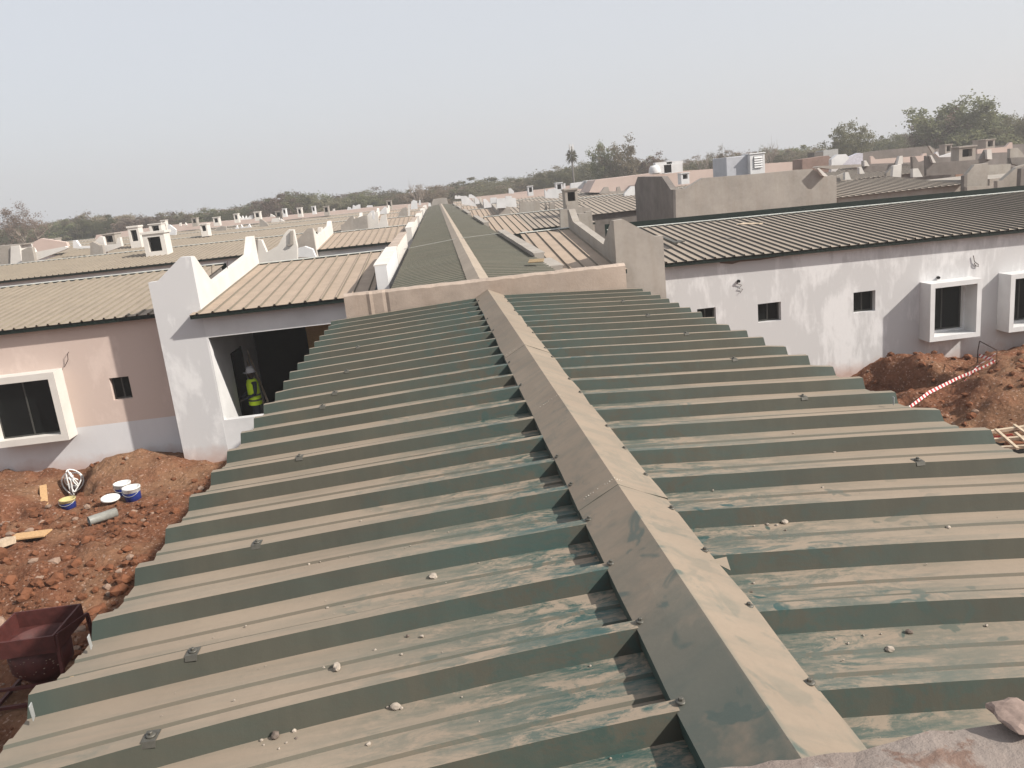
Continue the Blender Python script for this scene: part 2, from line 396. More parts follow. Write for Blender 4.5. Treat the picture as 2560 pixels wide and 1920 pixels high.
def rubble():
    rnd = random.Random(3)
    for nm, mat, n, dens, lab in (('clods', m_clod, 7000, 1, 'loose red clods and gravel over the dug ground'), ('rubble', m_clod2, 1300, 2, 'pale stone chips mixed in the red soil')):
        mb = MB()
        base = []
        for q in range(8):
            t = MB(); random.seed(q); t.rock((0, 0, 0), 1, q, .7, 1); base.append((t.v, t.f))
        for i in range(n):
            if rnd.random() < .68: x = rnd.uniform(-12.5, -3.2); y = rnd.triangular(8.6, 18.9, 11.8)
            else: x = rnd.uniform(8, 17); y = rnd.uniform(11.5, 18.8)
            if noise.noise(Vector((x * .55, y * .55, 11))) + rnd.uniform(-.35, .35) < (.0 if y > 13 or x > 0 else -.25): continue
            r = .012 + .085 * rnd.random() ** 3.6
            if y < 13.5 and rnd.random() < .12: r *= 1.7
            v, f = base[rnd.randrange(8)]; z = gh(x, y); a = rnd.random() * 6.28; ca, sa = math.cos(a), math.sin(a)
            mb.add([(x + r * (p[0] * ca - p[1] * sa), y + r * (p[0] * sa + p[1] * ca), z + r * (p[2] + .3)) for p in v], f)
        tag(mb.build(nm, mat), lab, 'rubble', kind='stuff')
rubble(); random.seed(11)

# ------------------------------------------------------------------ near roof
RIBP = .3172; RIB0 = 1.383
def sheet_profile(y0, y1, pitch, first, h, bw, tw, minor=.005):
    """(y, dz) outline across the ribs"""
    pr = [(y0, 0)]; k = math.floor((y0 - first) / pitch)
    while first + k * pitch < y1 + pitch:
        c = first + k * pitch
        for a, b in ((-bw / 2, 0), (-tw / 2, h), (tw / 2, h), (bw / 2, 0)): pr.append((c + a, b))
        if minor:
            for mm in (.33, .66):
                q = c + bw / 2 + (pitch - bw) * mm
                for a, b in ((-.016, 0), (-.010, minor), (.010, minor), (.016, 0)): pr.append((q + a, b))
        k += 1
    pr = [p for p in pr if y0 <= p[0] <= y1]
    return [(y0, 0)] + [p for p in pr if p[0] > y0 + 1e-4 and p[0] < y1 - 1e-4] + [(y1, 0)]
def skew(side, x, y):
    """the sheets were laid fanning slightly open towards the viewer"""
    u = min(1, abs(x - RX) / 1.6)
    return -(.10 * max(0, 3.1 - y) ** 1.4 if side < 0 else .05 * max(0, 3.6 - y) ** 1.2) * u * u
def near_slope(side):
    pr = sheet_profile(.9, 8.395, RIBP, RIB0, .053, .072, .036, .007)
    N = 14; vs = []; rnd = random.Random(5 + side)
    for j, (y, dz) in enumerate(pr):
        k = math.floor((y - RIB0) / RIBP + .5); sh = k // 3; rs = random.Random(k * 7 + side * 100); cut = rs.uniform(-.010, .010)
        for i in range(N + 1):
            t = i / N; rx = RX + ND.x * (y - 8.4)
            x0 = rx + side * .085; cut2 = cut + .010 * noise.noise(Vector((y * 11, side, 5))); xe = (-1.2 if side < 0 else 2.037) + ND.x * (y - 8.4) + side * (cut if dz > .03 else cut2 + .006)
            x = x0 + (xe - x0) * t
            z = near_z(x, y) + dz + .0032 * noise.noise(Vector((x * 1.7, y * 2.2, 4 + sh))) + (.0018 if k % 3 == 0 and 0 < y - (RIB0 + k * RIBP) + .04 < .08 else 0)
            if t > .93 and dz < .03: z -= .003 * rs.random() * (t - .93) / .07
            if t == 1 and dz > .03: z -= rs.choice([0, 0, .002, .008])
            vs.append((x, y + skew(side, x, y) + .003 * noise.noise(Vector((x * 2, k * 1.3, 1))), z))
    n = N + 1; fs = []
    for j in range(len(pr) - 1):
        for i in range(N):
            a = (j * n + i, j * n + i + 1, (j + 1) * n + i + 1, (j + 1) * n + i)
            fs.append(a if side > 0 else tuple(reversed(a)))
    mb = MB(); mb.add(vs, fs); return mb
canopy = empty('corridor_roof', (RX, 4.5, 4.5), 'near green ribbed steel roof coated in tan dust, sloping both sides of its ridge cap', 'roof')
for s in (-1, 1):
    o = near_slope(s).build('roof_sheet', m_near, canopy); md = o.modifiers.new('thick', 'SOLIDIFY'); md.thickness = .0016; md.offset = -1
# ridge cap: overlapping lengths with slightly wavy outer edges
def ridge_cap():
    mb = MB(); ys = []; y = 1.05
    joints = [3.02, 4.27, 6.3]
    segs = [(1.03, 1.03 + .0), ]
    bounds = [1.03, 2.43, 3.62, 5.05, 6.75, 8.395]
    for si in range(len(bounds) - 1):
        a, b = bounds[si], bounds[si + 1] + (.06 if si < len(bounds) - 2 else 0); lift = .0014 * (si % 2); n = 14
        vs = []; lips = .036
        for i in range(n + 1):
            y = a + (b - a) * i / n
            rx = RX + ND.x * (y - 8.4); dz = ND.z * (y - 8.4); wv = .006 * noise.noise(Vector((y * 2.3, 1, si))); wv2 = .006 * noise.noise(Vector((y * 2.6, 5, si)))
            zc = RZ + .025 + dz + lift + .002 * noise.noise(Vector((y * 1.1, 0, 3))); el = 4.453 + .052 + dz + lift
            vs += [(rx - .142 + wv * .6, y, el - .041), (rx - .146 + wv, y, el + wv * .6), (rx - .079, y, (zc + el) / 2 + wv2 * .5), (rx - .012, y, zc), (rx + .0665, y, (zc + el) / 2 + wv * .5),
                   (rx + .145 + wv2, y, el + .001 + wv2 * .5), (rx + .143 + wv2, y, el - .012)]
        fs = [(i * 7 + k, (i + 1) * 7 + k, (i + 1) * 7 + k + 1, i * 7 + k + 1) for i in range(n) for k in range(6)]
        mb.add(vs, [tuple(reversed(f)) for f in fs])
    return mb
o = ridge_cap().build('ridge_cap', m_cap, canopy); md = o.modifiers.new('thick', 'SOLIDIFY'); md.thickness = .0016; md.offset = -1
def hexbolt(mb, c, s=1.):
    c = Vector(c)
    mb.lathe(c, [(0, .0), (.015 * s, .0), (.016 * s, .003 * s), (.012 * s, .006 * s), (0, .006 * s)], 14)
    mb.lathe(c, [(.0075 * s, .004 * s), (.0075 * s, .013 * s), (.006 * s, .0145 * s), (0, .0145 * s)], 6, smooth=False)
# saddle clips with a bolt on the rib tops
CLIPS = [(-1, x, y) for x, y in ((416, 1415), (330, 1590), (551, 1186), (646, 992), (700, 874), (725, 846), (750, 802), (775, 748))] + \
        [(1, x, y) for x, y in ((1985, 1000), (1737, 860), (1585, 776), (1480, 720), (1400, 682), (1340, 648))]
for s, x, y in CLIPS:
    p = onroof(x * 1.1573, y * 1.1573, True); k = round((p.y - skew(s, p.x, p.y) + .0 - RIB0) / RIBP); Y = RIB0 + k * RIBP; X = p.x; Y += skew(s, X, Y)
    z = near_z(X, Y) + .0535; mb = MB(); h = .0155
    mb.prism([(X - h, Y - .024, z - .012), (X - h, Y - .019, z), (X - h, Y + .019, z), (X - h, Y + .024, z - .012), (X - h, Y + .0255, z - .011), (X - h, Y + .020, z + .002), (X - h, Y - .020, z + .002), (X - h, Y - .0255, z - .011)], (2 * h, 0, 0))
    hexbolt(mb, (X, Y, z + .002), .72); mb.build('saddle_clip', m_screw, canopy)
for side in (-1, 1):
    for k in range(0, 22):
        if (k % 2 == 0 and side < 0 and k > 5) or (k % 3 == 1 and k > 5): continue
        Y = RIB0 + k * RIBP; rx = RX + ND.x * (Y - 8.4); dz = ND.z * (Y - 8.4)
        mb = MB(); hexbolt(mb, (rx + side * .132, Y, 4.453 + .0575 + dz + .002), .72); mb.build('cap_bolt', m_screw, canopy)
# lifted corners of the cap next to the ribs
for yj in (2.43, 3.62, 5.05):
    mb = MB(); random.seed(int(yj * 10))
    for i in range(34):
        u = (i / 33 - .5) * .27; rx = RX + ND.x * (yj - 8.4); zc = RZ + .025 + ND.z * (yj - 8.4) - abs(u + .012) * .54 + .001; r_ = random.uniform(.0012, .0028)
        if random.random() < .75: mb.rock((rx + u, yj + .055 + random.uniform(-.004, .004), zc + .001), r_, i, .6)
    mb.build('sealant', m_film, canopy)
def tri(name, pts, mat, parent, th=.0015):
    mb = MB(); mb.prism(pts, (0, 0, th)); return mb.build(name, mat, parent)
for (x, y) in ((1483, 1245), (1776, 1412)):
    p = onroof(x, y, True); p.z += .012
    tri('cut_flap', [p, p + Vector((.05, .015, -.004)), p + Vector((.045, -.03, -.022))], m_cap, canopy)
# purlins and side beams that carry the sheets, on columns
mb = MB()
for X in (-1.02, 1.80):
    mb.box(X - .08, X + .08, 1.2, 8.38, 4.10, 4.335)
mb.build('edge_beam', m_conc2, canopy)
for X in (-1.02, 1.80):
    for Y in (2.6, 5.4):
        mb = MB(); mb.box(X - .1, X + .1, Y - .1, Y + .1, -.3, 4.095); mb.build('column', m_conc2, canopy)

# concrete beam across the corridor
def rough_beam():
    a = P(858, 737, Y=8.4); b = P(1563, 659, Y=8.4); nx, nz = 90, 5; mb = MB(); th = .13
    def pt(i, j, back):
        t = i / nx; x = a.x + (b.x - a.x) * t; top = a.z + (b.z - a.z) * t + .004 * noise.noise(Vector((x * 6, 0, 1))) + .004 * noise.noise(Vector((x * 19, 0, 1)))
        z = 4.12 + (top - 4.12) * j / nz; y = 8.4 + (th if back else 0)
        if j == nz: y += (.028 + .010 * noise.noise(Vector((x * 14, 3, 1)))) * (-1 if back else 1)
        if j == nz - 1: z = top - .022 + .008 * noise.noise(Vector((x * 9, 7, 1)))
        if not back: y += .003 * noise.noise(Vector((x * 3, z * 6, 0)))
        if not back and .255 < x - a.x < .285: y -= .012            # mortar rib left by the formwork
        if not back and .40 < x - a.x < .425: y += .012
        return (x, y, z)
    vs = [pt(i, j, 0) for j in range(nz + 1) for i in range(nx + 1)] + [pt(i, j, 1) for j in range(nz + 1) for i in range(nx + 1)]
    n = nx + 1; o = n * (nz + 1); fs = []
    for j in range(nz):
        for i in range(nx):
            q = (j * n + i, j * n + i + 1, (j + 1) * n + i + 1, (j + 1) * n + i); fs.append(q); fs.append(tuple(k + o for k in reversed(q)))
        fs.append((j * n, (j + 1) * n, (j + 1) * n + o, j * n + o)); fs.append((j * n + nx, j * n + nx + o, (j + 1) * n + nx + o, (j + 1) * n + nx))
    for i in range(nx):
        fs.append((nz * n + i, nz * n + i + 1, nz * n + i + 1 + o, nz * n + i + o)); fs.append((i, i + o, i + 1 + o, i + 1))
    mb.add(vs, fs); return mb
beam = empty('concrete_beam', (.4, 8.45, 0), 'raw pinkish concrete beam with a chipped top edge, crossing behind the near green roof', 'beam')
rough_beam().build('beam_face', m_beam, beam)
for X in (-.95, 1.76):
    mb = MB(); mb.box(X - .08, X + .1, 8.402, 8.528, -.3, 4.118); mb.build('column', m_conc2, beam)

# foreground parapet the photographer leans over
def parapet():
    nx, ny = 110, 26; mb = MB(); vs = []
    x0, x1, y0, y1 = -1.3, 2.4, -.7, 1.06
    for j in range(ny + 1):
        for i in range(nx + 1):
            x = x0 + (x1 - x0) * i / nx; y = y0 + (y1 - y0) * j / ny
            e = .018 * noise.noise(Vector((x * 5, 0, 2))) + .012 * noise.noise(Vector((x * 17, 0, 2)))
            if j == ny: y += e
            z = 4.706 + .008 * noise.fractal(Vector((x * 6, y * 6, 0)), 1, 2, 4) - (.018 if j == ny else (.004 if j == ny - 1 else 0))
            vs.append((x, y, z))
    n = nx + 1; fs = [(j * n + i, j * n + i + 1, (j + 1) * n + i + 1, (j + 1) * n + i) for j in range(ny) for i in range(nx)]
    o = len(vs); vs += [(vs[ny * n + i][0], vs[ny * n + i][1] + .01, 4.2) for i in range(n)]; fs += [(ny * n + i + 1, ny * n + i, o + i, o + i + 1) for i in range(nx)]
    mb.add(vs, fs); mb.box(x0, x1, y0, y1 - .03, -.3, 4.66); return mb
tag(parapet().build('parapet_wall', m_fore, loc=(.5, .2, 0)), 'rough stained concrete parapet in the lower right corner, nearest to the viewer', 'wall')
q0 = P(2455, 1800, Z=4.70); q1 = P(2570, 1775, Z=4.70); mb = MB(); random.seed(3); w_ = q1.x - q0.x
mb.rock((q0.x + w_ * .55, 1.045, 4.712), w_ * .5, 5, .3, 3)
o = mb.build('mortar_lump', plain('lump_mortar', (.27, .205, .175), .95, .1, .3, 60), loc=(q0.x, 1.05, 4.66)); tag(o, 'large broken lump of mortar on the foreground parapet edge', 'rubble')
mb = MB()
for i in range(90):
    x = random.uniform(.62, 1.2); y = random.uniform(1.08, 1.17); r = random.uniform(.003, .011); mb.rock((x, y, near_z(x, y) + .006 + r * .5), r, i, .7)
tag(mb.build('crumbs', m_pebble2), 'dark mortar crumbs in the last roof pan by the parapet', 'rubble', kind='stuff')

# ------------------------------------------------------------------ building kit
def wall_holes(mb, x0, x1, z0, z1, Y, th, holes, slope=0., xr=0.):
    """front wall in the XZ plane (front face at Y) with real openings"""
    xs = sorted(set([x0, x1] + [h[0] for h in holes] + [h[1] for h in holes])); zs = sorted(set([z0, z1] + [h[2] for h in holes] + [h[3] for h in holes]))
    def solid(i, j):
        if i < 0 or j < 0 or i >= len(xs) - 1 or j >= len(zs) - 1: return False
        cx = (xs[i] + xs[i + 1]) / 2; cz = (zs[j] + zs[j + 1]) / 2
        return not any(h[0] < cx < h[1] and h[2] < cz < h[3] for h in holes)
    zz = lambda x, z: z + (slope * (x - xr) if z == z1 else 0)
    for i in range(len(xs) - 1):
        for j in range(len(zs) - 1):
            if not solid(i, j): continue
            a, b, c, d = xs[i], xs[i + 1], zs[j], zs[j + 1]
            q = [(a, Y, zz(a, c)), (b, Y, zz(b, c)), (b, Y, zz(b, d)), (a, Y, zz(a, d))]; r = [(p_[0], Y + th, p_[2]) for p_ in q]
            mb.add(q + r, [(0, 1, 2, 3), (7, 6, 5, 4)] + ([] if solid(i - 1, j) else [(0, 3, 7, 4)]) + ([] if solid(i + 1, j) else [(1, 5, 6, 2)]) +
                   ([] if solid(i, j - 1) else [(0, 4, 5, 1)]) + ([] if solid(i, j + 1) else [(3, 2, 6, 7)]))
def mono_roof(x0, x1, Y0, Y1, ez, bz, pitch=.245, h=.038, slope=0., seed=0, minor=False):
    """ribs run up the slope (along Y)"""
    pr = [(x0, 0)]; c = x0 + pitch * .5
    while c < x1 - .06:
        for a, b in ((-.034, 0), (-.013, h), (.013, h), (.034, 0)): pr.append((c + a, b))
        c += pitch
    pr.append((x1, 0)); n = len(pr); vs = []
    for j in range(3):
        Y = (Y0, (Y0 + Y1) / 2, Y1)[j]
        for x, dz in pr:
            vs.append((x, Y + (.012 * noise.noise(Vector((x * 3, seed, j))) if j != 1 else 0), ez + (bz - ez) * j / 2 + dz + slope * (x - x0) + .006 * noise.noise(Vector((x * .7, j, seed)))))
    mb = MB(); mb.add(vs, [(j * n + i, j * n + i + 1, (j + 1) * n + i + 1, (j + 1) * n + i) for j in range(2) for i in range(n - 1)])
    return mb
def thick(o, t=.006):
    md = o.modifiers.new('thick', 'SOLIDIFY'); md.thickness = t; md.offset = -1; return o
WINGS = {}
def wing(key, label, x0, x1, Y0, Y1, ez, bz, wallm, roofm, holes=(), pitch=.245, slope=0., inset=.22, group=None, back=True, gut=.02, wy=None):
    root = empty('low_building', ((x0 + x1) / 2, (Y0 + Y1) / 2, 0), label, 'building', group); WINGS[key] = root
    thick(mono_roof(x0, x1, Y0, Y1, ez, bz, pitch, slope=slope, seed=x0).build('roof', roofm, root))
    wy = wy or Y0 + inset; mb = MB(); k = (bz - ez) / (Y1 - Y0); wz = ez + k * inset - .03
    wall_holes(mb, x0 + .01, x1 - .01, -.8, wz, wy, .2, list(holes), slope, x0)
    mb.build('wall', wallm, root)
    mb = MB(); zb = bz - .06
    mb.prism([(x0 + .01, Y1 - .4, -.5), (x1 - .01, Y1 - .4, -.5), (x1 - .01, Y1 - .4, zb + slope * (x1 - x0)), (x0 + .01, Y1 - .4, zb)], (0, .2, 0))
    for X in (x0 + .02, x1 - .2): 
        dz = slope * (X - x0)
        mb.prism([(X, wy + .201, -.5), (X, Y1 - .401, -.5), (X, Y1 - .401, zb - .04 + dz), (X, wy + .201, wz - .03 + dz)], (.18, 0, 0))
    mb.build('rear_wall', wallm if wallm != m_pinkwall else m_conc2, root)
    # dark fascia below the sheet edge
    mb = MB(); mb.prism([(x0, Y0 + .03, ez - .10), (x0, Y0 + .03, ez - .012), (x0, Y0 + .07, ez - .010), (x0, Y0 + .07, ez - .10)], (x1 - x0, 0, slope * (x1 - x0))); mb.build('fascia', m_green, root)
    if back:      # top flashing and raised green gutter behind it
        mb = MB(); d = (x1 - x0, 0, slope * (x1 - x0))
        mb.prism([(x0, Y1 - .01, bz + .045), (x0, Y1 + .07, bz + .06), (x0, Y1 + .075, bz + .045), (x0, Y1 - .005, bz + .03)], d); mb.build('top_flashing', m_flash, root)
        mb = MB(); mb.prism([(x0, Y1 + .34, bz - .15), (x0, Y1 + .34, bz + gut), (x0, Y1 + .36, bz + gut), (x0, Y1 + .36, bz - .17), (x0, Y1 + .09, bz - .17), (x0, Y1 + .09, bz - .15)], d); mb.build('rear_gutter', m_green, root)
    return root
def pxp(name, pts, Y, th, mat, parent, lab=None):
    """wall slab whose outline was read off the photograph, standing at its own depth Y with its own thickness"""
    mb = MB(); mb.prism([P(x, y, Y=Y) for x, y in pts], (0, th, 0)); o = mb.build(name, mat, parent)
    if lab: o['label'] = lab
    return o
def gable(root, xi, side, Y0, Y1, ez, bz, matf, mats, w_=1.0, top=4.78, prot=.25, ext=.55):
    """L-shaped fire wall: front pier with raked shoulder, side wall with a raised horn at both ends. xi = face towards the corridor, side=-1 left"""
    s = side; xo = xi + s * w_; mb = MB()
    mb.prism([(xi, Y0, -.5), (xi, Y0, top), (xi + s * .22, Y0, top + .01), (xo + s * -.2, Y0, top - .45), (xo, Y0, top - .46), (xo, Y0, -.5)], (0, .22, 0))
    mb.build('pier', matf, root)
    y = Y0 + .221; g = lambda Y: ez + (bz - ez) * (Y - Y0) / (Y1 - Y0) + .34
    mb = MB(); mb.prism([(xi, y, -.5), (xi, y, top - .01), (xi, y + .08, top - .01), (xi, y + 1.15, g(y + 1.15)), (xi, Y1 - .75, g(Y1 - .75)), (xi, Y1 - .15, top + ext), (xi, Y1 + .12, top + ext), (xi, Y1 + .14, -.5)], (s * .2, 0, 0))
    mb.build('gable_wall', mats, root)
    return root
def hood(mb, x0, x1, z0, z1, Yf, Yb, t=.12):
    """box frame standing out round a window"""
    o = [(x0, z0), (x1, z0), (x1, z1), (x0, z1)]; i = [(x0 + t, z0 + t), (x1 - t, z0 + t), (x1 - t, z1 - t), (x0 + t, z1 - t)]
    vs = [(a, Yf, b) for a, b in o] + [(a, Yf, b) for a, b in i] + [(a, Yb, b) for a, b in o] + [(a, Yb, b) for a, b in i]; fs = []
    for k in range(4):
        j = (k + 1) % 4; fs += [(k, j, 4 + j, 4 + k), (8 + k, 12 + k, 12 + j, 8 + j), (k, 8 + k, 8 + j, j), (4 + k, 4 + j, 12 + j, 12 + k)]
    mb.add(vs, fs)
m_winf = plain('window_frame', (.055, .055, .05), .45, .4)
def window(root, x0, x1, z0, z1, Y, name='window', mat=None):
    mb = MB(); t = .035
    for a, b, c, d in ((x0, x1, z0, z0 + t), (x0, x1, z1 - t, z1), (x0, x0 + t, z0 + t, z1 - t), (x1 - t, x1, z0 + t, z1 - t)): mb.box(a + .002, b - .002, Y, Y + .05, c + .002, d - .002)
    mb.box((x0 + x1) / 2 - .015, (x0 + x1) / 2 + .015, Y + .002, Y + .048, z0 + t, z1 - t)
    w_ = mb.build(name, m_winf, root)
    g = MB(); g.box(x0 + t, x1 - t, Y + .02, Y + .028, z0 + t, z1 - t); g.build('pane', m_glass, w_); return w_
gm = NT('dark_glass', .35, .12); gm.col((.006, .007, .007)); m_glass = gm.m

# ---- row A, left of the corridor
YA = 18.85; YB_ = 24.85
wl, wr = -10.25, -9.02
rA = wing('AL', 'pink low building with white plinth, box window and dusty tan roof at the left edge', -24, -6.45, YA, YB_, 3.60, 4.17, m_pinkwall, m_roofL,
          [(-10.46, -9.09, 1.13, 2.44), (-7.98, -7.54, 1.68, 2.21), (-13.4, -12.5, 1.13, 2.44)])
for a, b in ((-10.62, -8.95), (-13.6, -12.3)):
    mb = MB(); hood(mb, a, b, .98, 2.58, 18.62, 19.068, .15); mb.build('window_surround', m_cream, rA)
for a, b in ((-10.46, -9.09), (-13.4, -12.5)): window(rA, a - .02, b + .02, 1.13, 2.44, 18.84)
window(rA, -7.98, -7.54, 1.68, 2.21, 19.2)
mb = MB(); mb.tube([P(172, 345 * .2893 + 780, Y=19.06), P(169, 885, Y=19.0), P(170, 900, Y=19.0), P(161, 918, Y=19.02)], .008, 5); mb.build('electric_wire', m_rust, rA)
mb = MB(); mb.lathe(P(52, 938, Y=19.08), [(.0, .02), (.03, .02), (.03, .09), (.042, .09), (.042, 0)], 10, (0, -1, 0)); mb.build('pipe_stub', m_white, rA)
# porch bay
fy = 18.42
bayA = wing('ALb', 'white porch bay with a tan roof, its dark opening holding a person in a helmet', -5.62, -1.62, 18.12, YB_, 3.56, 4.05, m_white, m_bay,
            [(-5.40, -2.0, 1.05, 2.98)], pitch=.335, inset=.3, wy=fy)
gable(rA, -5.44, -1, fy - .004, YB_, 3.60, 4.17, m_pier, m_cream, 1.0, 4.79, ext=.12)
mb = MB(); mb.box(-5.42, -1.64, 22.6, 22.75, 0, 3.5); mb.build('back_wall', m_dark, bayA)  # porch shade painted in: near-black back wall, dark floor and ceiling
mb = MB(); mb.box(-5.42, -1.63, 18.7, 22.58, -.05, .12); mb.build('floor_slab', m_conc2, bayA)
mb = MB(); mb.box(-5.419, -5.38, 20.0, 21.0, .13, 2.3); mb.build('doorway_shade', m_dark, bayA)  # dark panel painting the shade of an open door
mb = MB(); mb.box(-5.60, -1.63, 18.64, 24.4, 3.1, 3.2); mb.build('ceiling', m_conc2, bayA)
for x, y0, y1 in ((1830, 640, 715), (1965, 600, 660)):
    mb = MB(); a = P(x * .2893, 480 + y0 * .2893, X=-5.54); b = P(x * .2893, 480 + y1 * .2893, X=-5.54); mb.tube([b, a], .008, 5); mb.build('steel_rod', m_rust, rA)
# two battens leaning in the porch
for i, (xa, xb) in enumerate((((734, 650), (1040, 1440)), ((785, 640), (1100, 1420)))):
    a = P(480 + xa[0] * .1718, 760 + xa[1] * .1718, Y=21.8); b = P(480 + xb[0] * .1718, 760 + xb[1] * .1718, Y=20.4)
    mb = MB(); mb.bar(a, b, .045, .06); tag(mb.build('timber_batten', m_wood2, loc=b), ['pale batten leaning in the dark porch, the one nearer the person', 'pale batten leaning in the dark porch, the one farther from the person'][i], 'batten', 'battens leaning in the porch')
mb = MB(); a = P(770, 800, Y=22.2); mb.box(a.x - .1, a.x + .75, 22.2, 22.5, .12, a.z + .22); tag(mb.build('crate', m_wood, loc=(a.x, 22.3, .12)), 'orange brown wooden crate at the back of the porch, by the near roof edge', 'crate')

# ---- row A, right of the corridor
rR = wing('AR', 'long white patch-painted low building with dusty ribbed roof on the right', 5.08, 24, 18.8, 24.8, 3.455, 3.93, m_whitewall, m_roofR,
          [(5.95, 6.41, 1.80, 2.24), (7.46, 8.04, 1.73, 2.19), (9.88, 10.44, 1.69, 2.2), (11.72, 12.72, 1.0, 2.12), (13.76, 14.76, 1.0, 2.12), (18.0, 19.0, 1.0, 2.12)], pitch=.235, slope=-.0145, gut=.20)
for a in (11.58, 13.62, 17.86):
    mb = MB(); hood(mb, a, a + 1.30, .84, 2.27, 18.56, 19.018, .115); mb.build('window_surround', m_white, rR); window(rR, a + .14, a + 1.14, 1.0, 2.12, 19.12)
for a, b, c, d in ((5.95, 6.41, 1.80, 2.24), (7.46, 8.04, 1.73, 2.19), (9.88, 10.44, 1.69, 2.2)): window(rR, a, b, c, d, 19.16)
for pts in (((565, 325), (560, 345), (585, 352), (570, 372), (592, 375), (575, 398)), ((1921, 182), (1926, 215), (1950, 235), (1950, 244), (1932, 240), (1925, 225))):
    mb = MB(); mb.tube([P(1600 + x * .434, 560 + y * .434, Y=18.99) for x, y in pts], .009, 5); mb.build('electric_wire', m_rust, rR)
for x, y in ((1713, 308), (565, 328)):
    mb = MB(); mb.lathe(P(1600 + x * .434, 560 + y * .434, Y=19.03), [(0, .02), (.028, .02), (.028, .07), (.036, .07), (.036, 0)], 10, (0, -1, 0)); mb.build('pipe_stub', m_black, rR)
mb = MB(); a = P(1797, 650, Y=19.017)
mb.prism([P(1797, 645, Y=19.017), P(1800, 658, Y=19.017), P(1830, 660, Y=19.017), P(1850, 654, Y=19.017), P(1900, 650, Y=19.017), P(1960, 640, Y=19.017), P(1960, 630, Y=19.017)], (0, -.012, 0)); mb.build('bare_patch', plain('bare_mortar', (.16, .12, .10), .95, .1), rR)
bayR = wing('ARb', 'short roof bay with five wide ribs between the grey fire wall and the green corridor', 2.42, 4.1, 18.12, YB_, 3.5, 4.12, m_conc, m_bay, (), pitch=.335, inset=.3)
gable(rR, 3.93, 1, fy, YB_, 3.5, 4.1, m_conc, m_conc, 1.12, 4.585, ext=.12)
# grey steel offcut on the right roof
a = P(1653, 592, Y=22); b = P(1690, 608, Y=20.6); mb = MB(); mb.bar(a, b, .09, .05); mb.prism([b, b + Vector((.22, -.05, .02)), b + Vector((.10, .2, .05))], (0, 0, .02))
tag(mb.build('steel_offcut', m_screw, loc=b), 'bent dark steel offcut lying on the ribbed roof beside the grey fire wall', 'scrap metal')
a = P(1840, 562, Z=3.98); mb = MB(); mb.prism([a, a + Vector((.5, -.35, -.02)), a + Vector((.62, -.28, -.02)), a + Vector((.25, .12, .01))], (0, 0, .015)); tag(mb.build('board_offcut', m_wood2, loc=a), 'thin pale board lying flat near the top edge of the right ribbed roof', 'board')

# ---- rows behind
ROWS = [38.0 + 19.0 * i for i in range(5)]
GL = ['second', 'third', 'fourth', 'fifth', 'sixth']
for i, Y in enumerate(ROWS):
    rl = wing(('L', i), f'long tan-roofed building left of the corridor, {GL[i]} row from the viewer', -.66 * Y - 3 if i != 1 else P(87, 650, Y=Y).x, -6.5, Y, Y + 6.6, 3.76, 4.19, m_white, m_roofL, (), .26 + .04 * i, group='rows of low buildings left of the corridor')
    bl = wing(('Lb', i), f'short tan-roofed bay beside the corridor on its left, {GL[i]} row from the viewer', -5.66, -1.65, Y, Y + 6.6, 3.63, 4.05, m_white, m_bay, (), .335, group='rows of low buildings left of the corridor')
    if i < 4: gable(rl, -5.62, -1, Y - .4, Y + 6.6, 3.76, 4.19, (m_conc, m_conc, m_white, m_white)[i], m_cream, .95, 4.62, ext=.1)
    xr_ = [7.25, 26, 40, 52, 60][i]
    rr = wing(('R', i), f'ribbed-roof building right of the corridor, {GL[i]} row from the viewer', 4.6 if i else 4.2, xr_, Y, Y + 6.6, 3.53, 4.02, m_conc, m_roofR, (), .27 + .05 * i, group='rows of low buildings right of the corridor')
    br = wing(('Rb', i), f'short ribbed bay beside the corridor on its right, {GL[i]} row from the viewer', 2.45, 4.15 if i == 0 else 4.55, Y - (2 if i == 0 else 0), Y + 6.6, 3.5, 4.03, m_conc, m_bay, (), .34, group='rows of low buildings right of the corridor')
    if 0 < i < 4: gable(rr, 4.1 + .1 * i, 1, Y - .3, Y + 6.6, 3.53, 4.02, m_conc if i < 2 else m_white, m_conc, .8, 4.6, ext=.1)

# extra saddle walls and horns (parts of their building)
c2 = lambda pts: [(640 + x * .2893, 400 + y * .2893) for x, y in pts]
c5 = lambda pts: [(400 + x * .3255, 480 + y * .3255) for x, y in pts]
c6 = lambda pts: [(1120 + x * .3526, 340 + y * .3526) for x, y in pts]
c7 = lambda pts: [(1900 + x * .29837, 320 + y * .29837) for x, y in pts]
c1 = lambda pts: [(x * .2893, 480 + y * .2893) for x, y in pts]
pw = 'parapet_wall'
A = WINGS['AL']
pxp(pw, c5([(735, 560), (740, 368), (778, 368), (818, 462), (905, 412), (958, 318), (985, 290), (1025, 290), (1052, 420), (1052, 560)]), 26.2, .25, m_cream, A)
pxp(pw, c5([(706, 380), (742, 366), (742, 560), (712, 560)]), 26.0, .19, m_conc2, A)  # dark slab paints the shaded side of the horn
pxp(pw, c5([(1058, 500), (1060, 432), (1110, 418), (1170, 440), (1195, 500)]), 27.5, .3, m_white, A)
pxp(pw, c5([(975, 405), (1000, 405), (1000, 300), (1020, 297), (1024, 400), (990, 414)]), 26.12, .07, m_conc, A)
B = WINGS[('L', 0)]
pxp(pw, c5([(1210, 275), (1238, 275), (1240, 330), (1212, 330)]), 41, .6, m_cream, B)
pxp(pw, c5([(1478, 290), (1482, 208), (1510, 200), (1560, 182), (1590, 180), (1598, 285)]), 50.5, .3, m_conc, B)
pxp(pw, c5([(1592, 280), (1594, 178), (1622, 160), (1632, 210), (1648, 212), (1652, 155), (1672, 152), (1680, 275)]), 51, .3, m_cream, B)
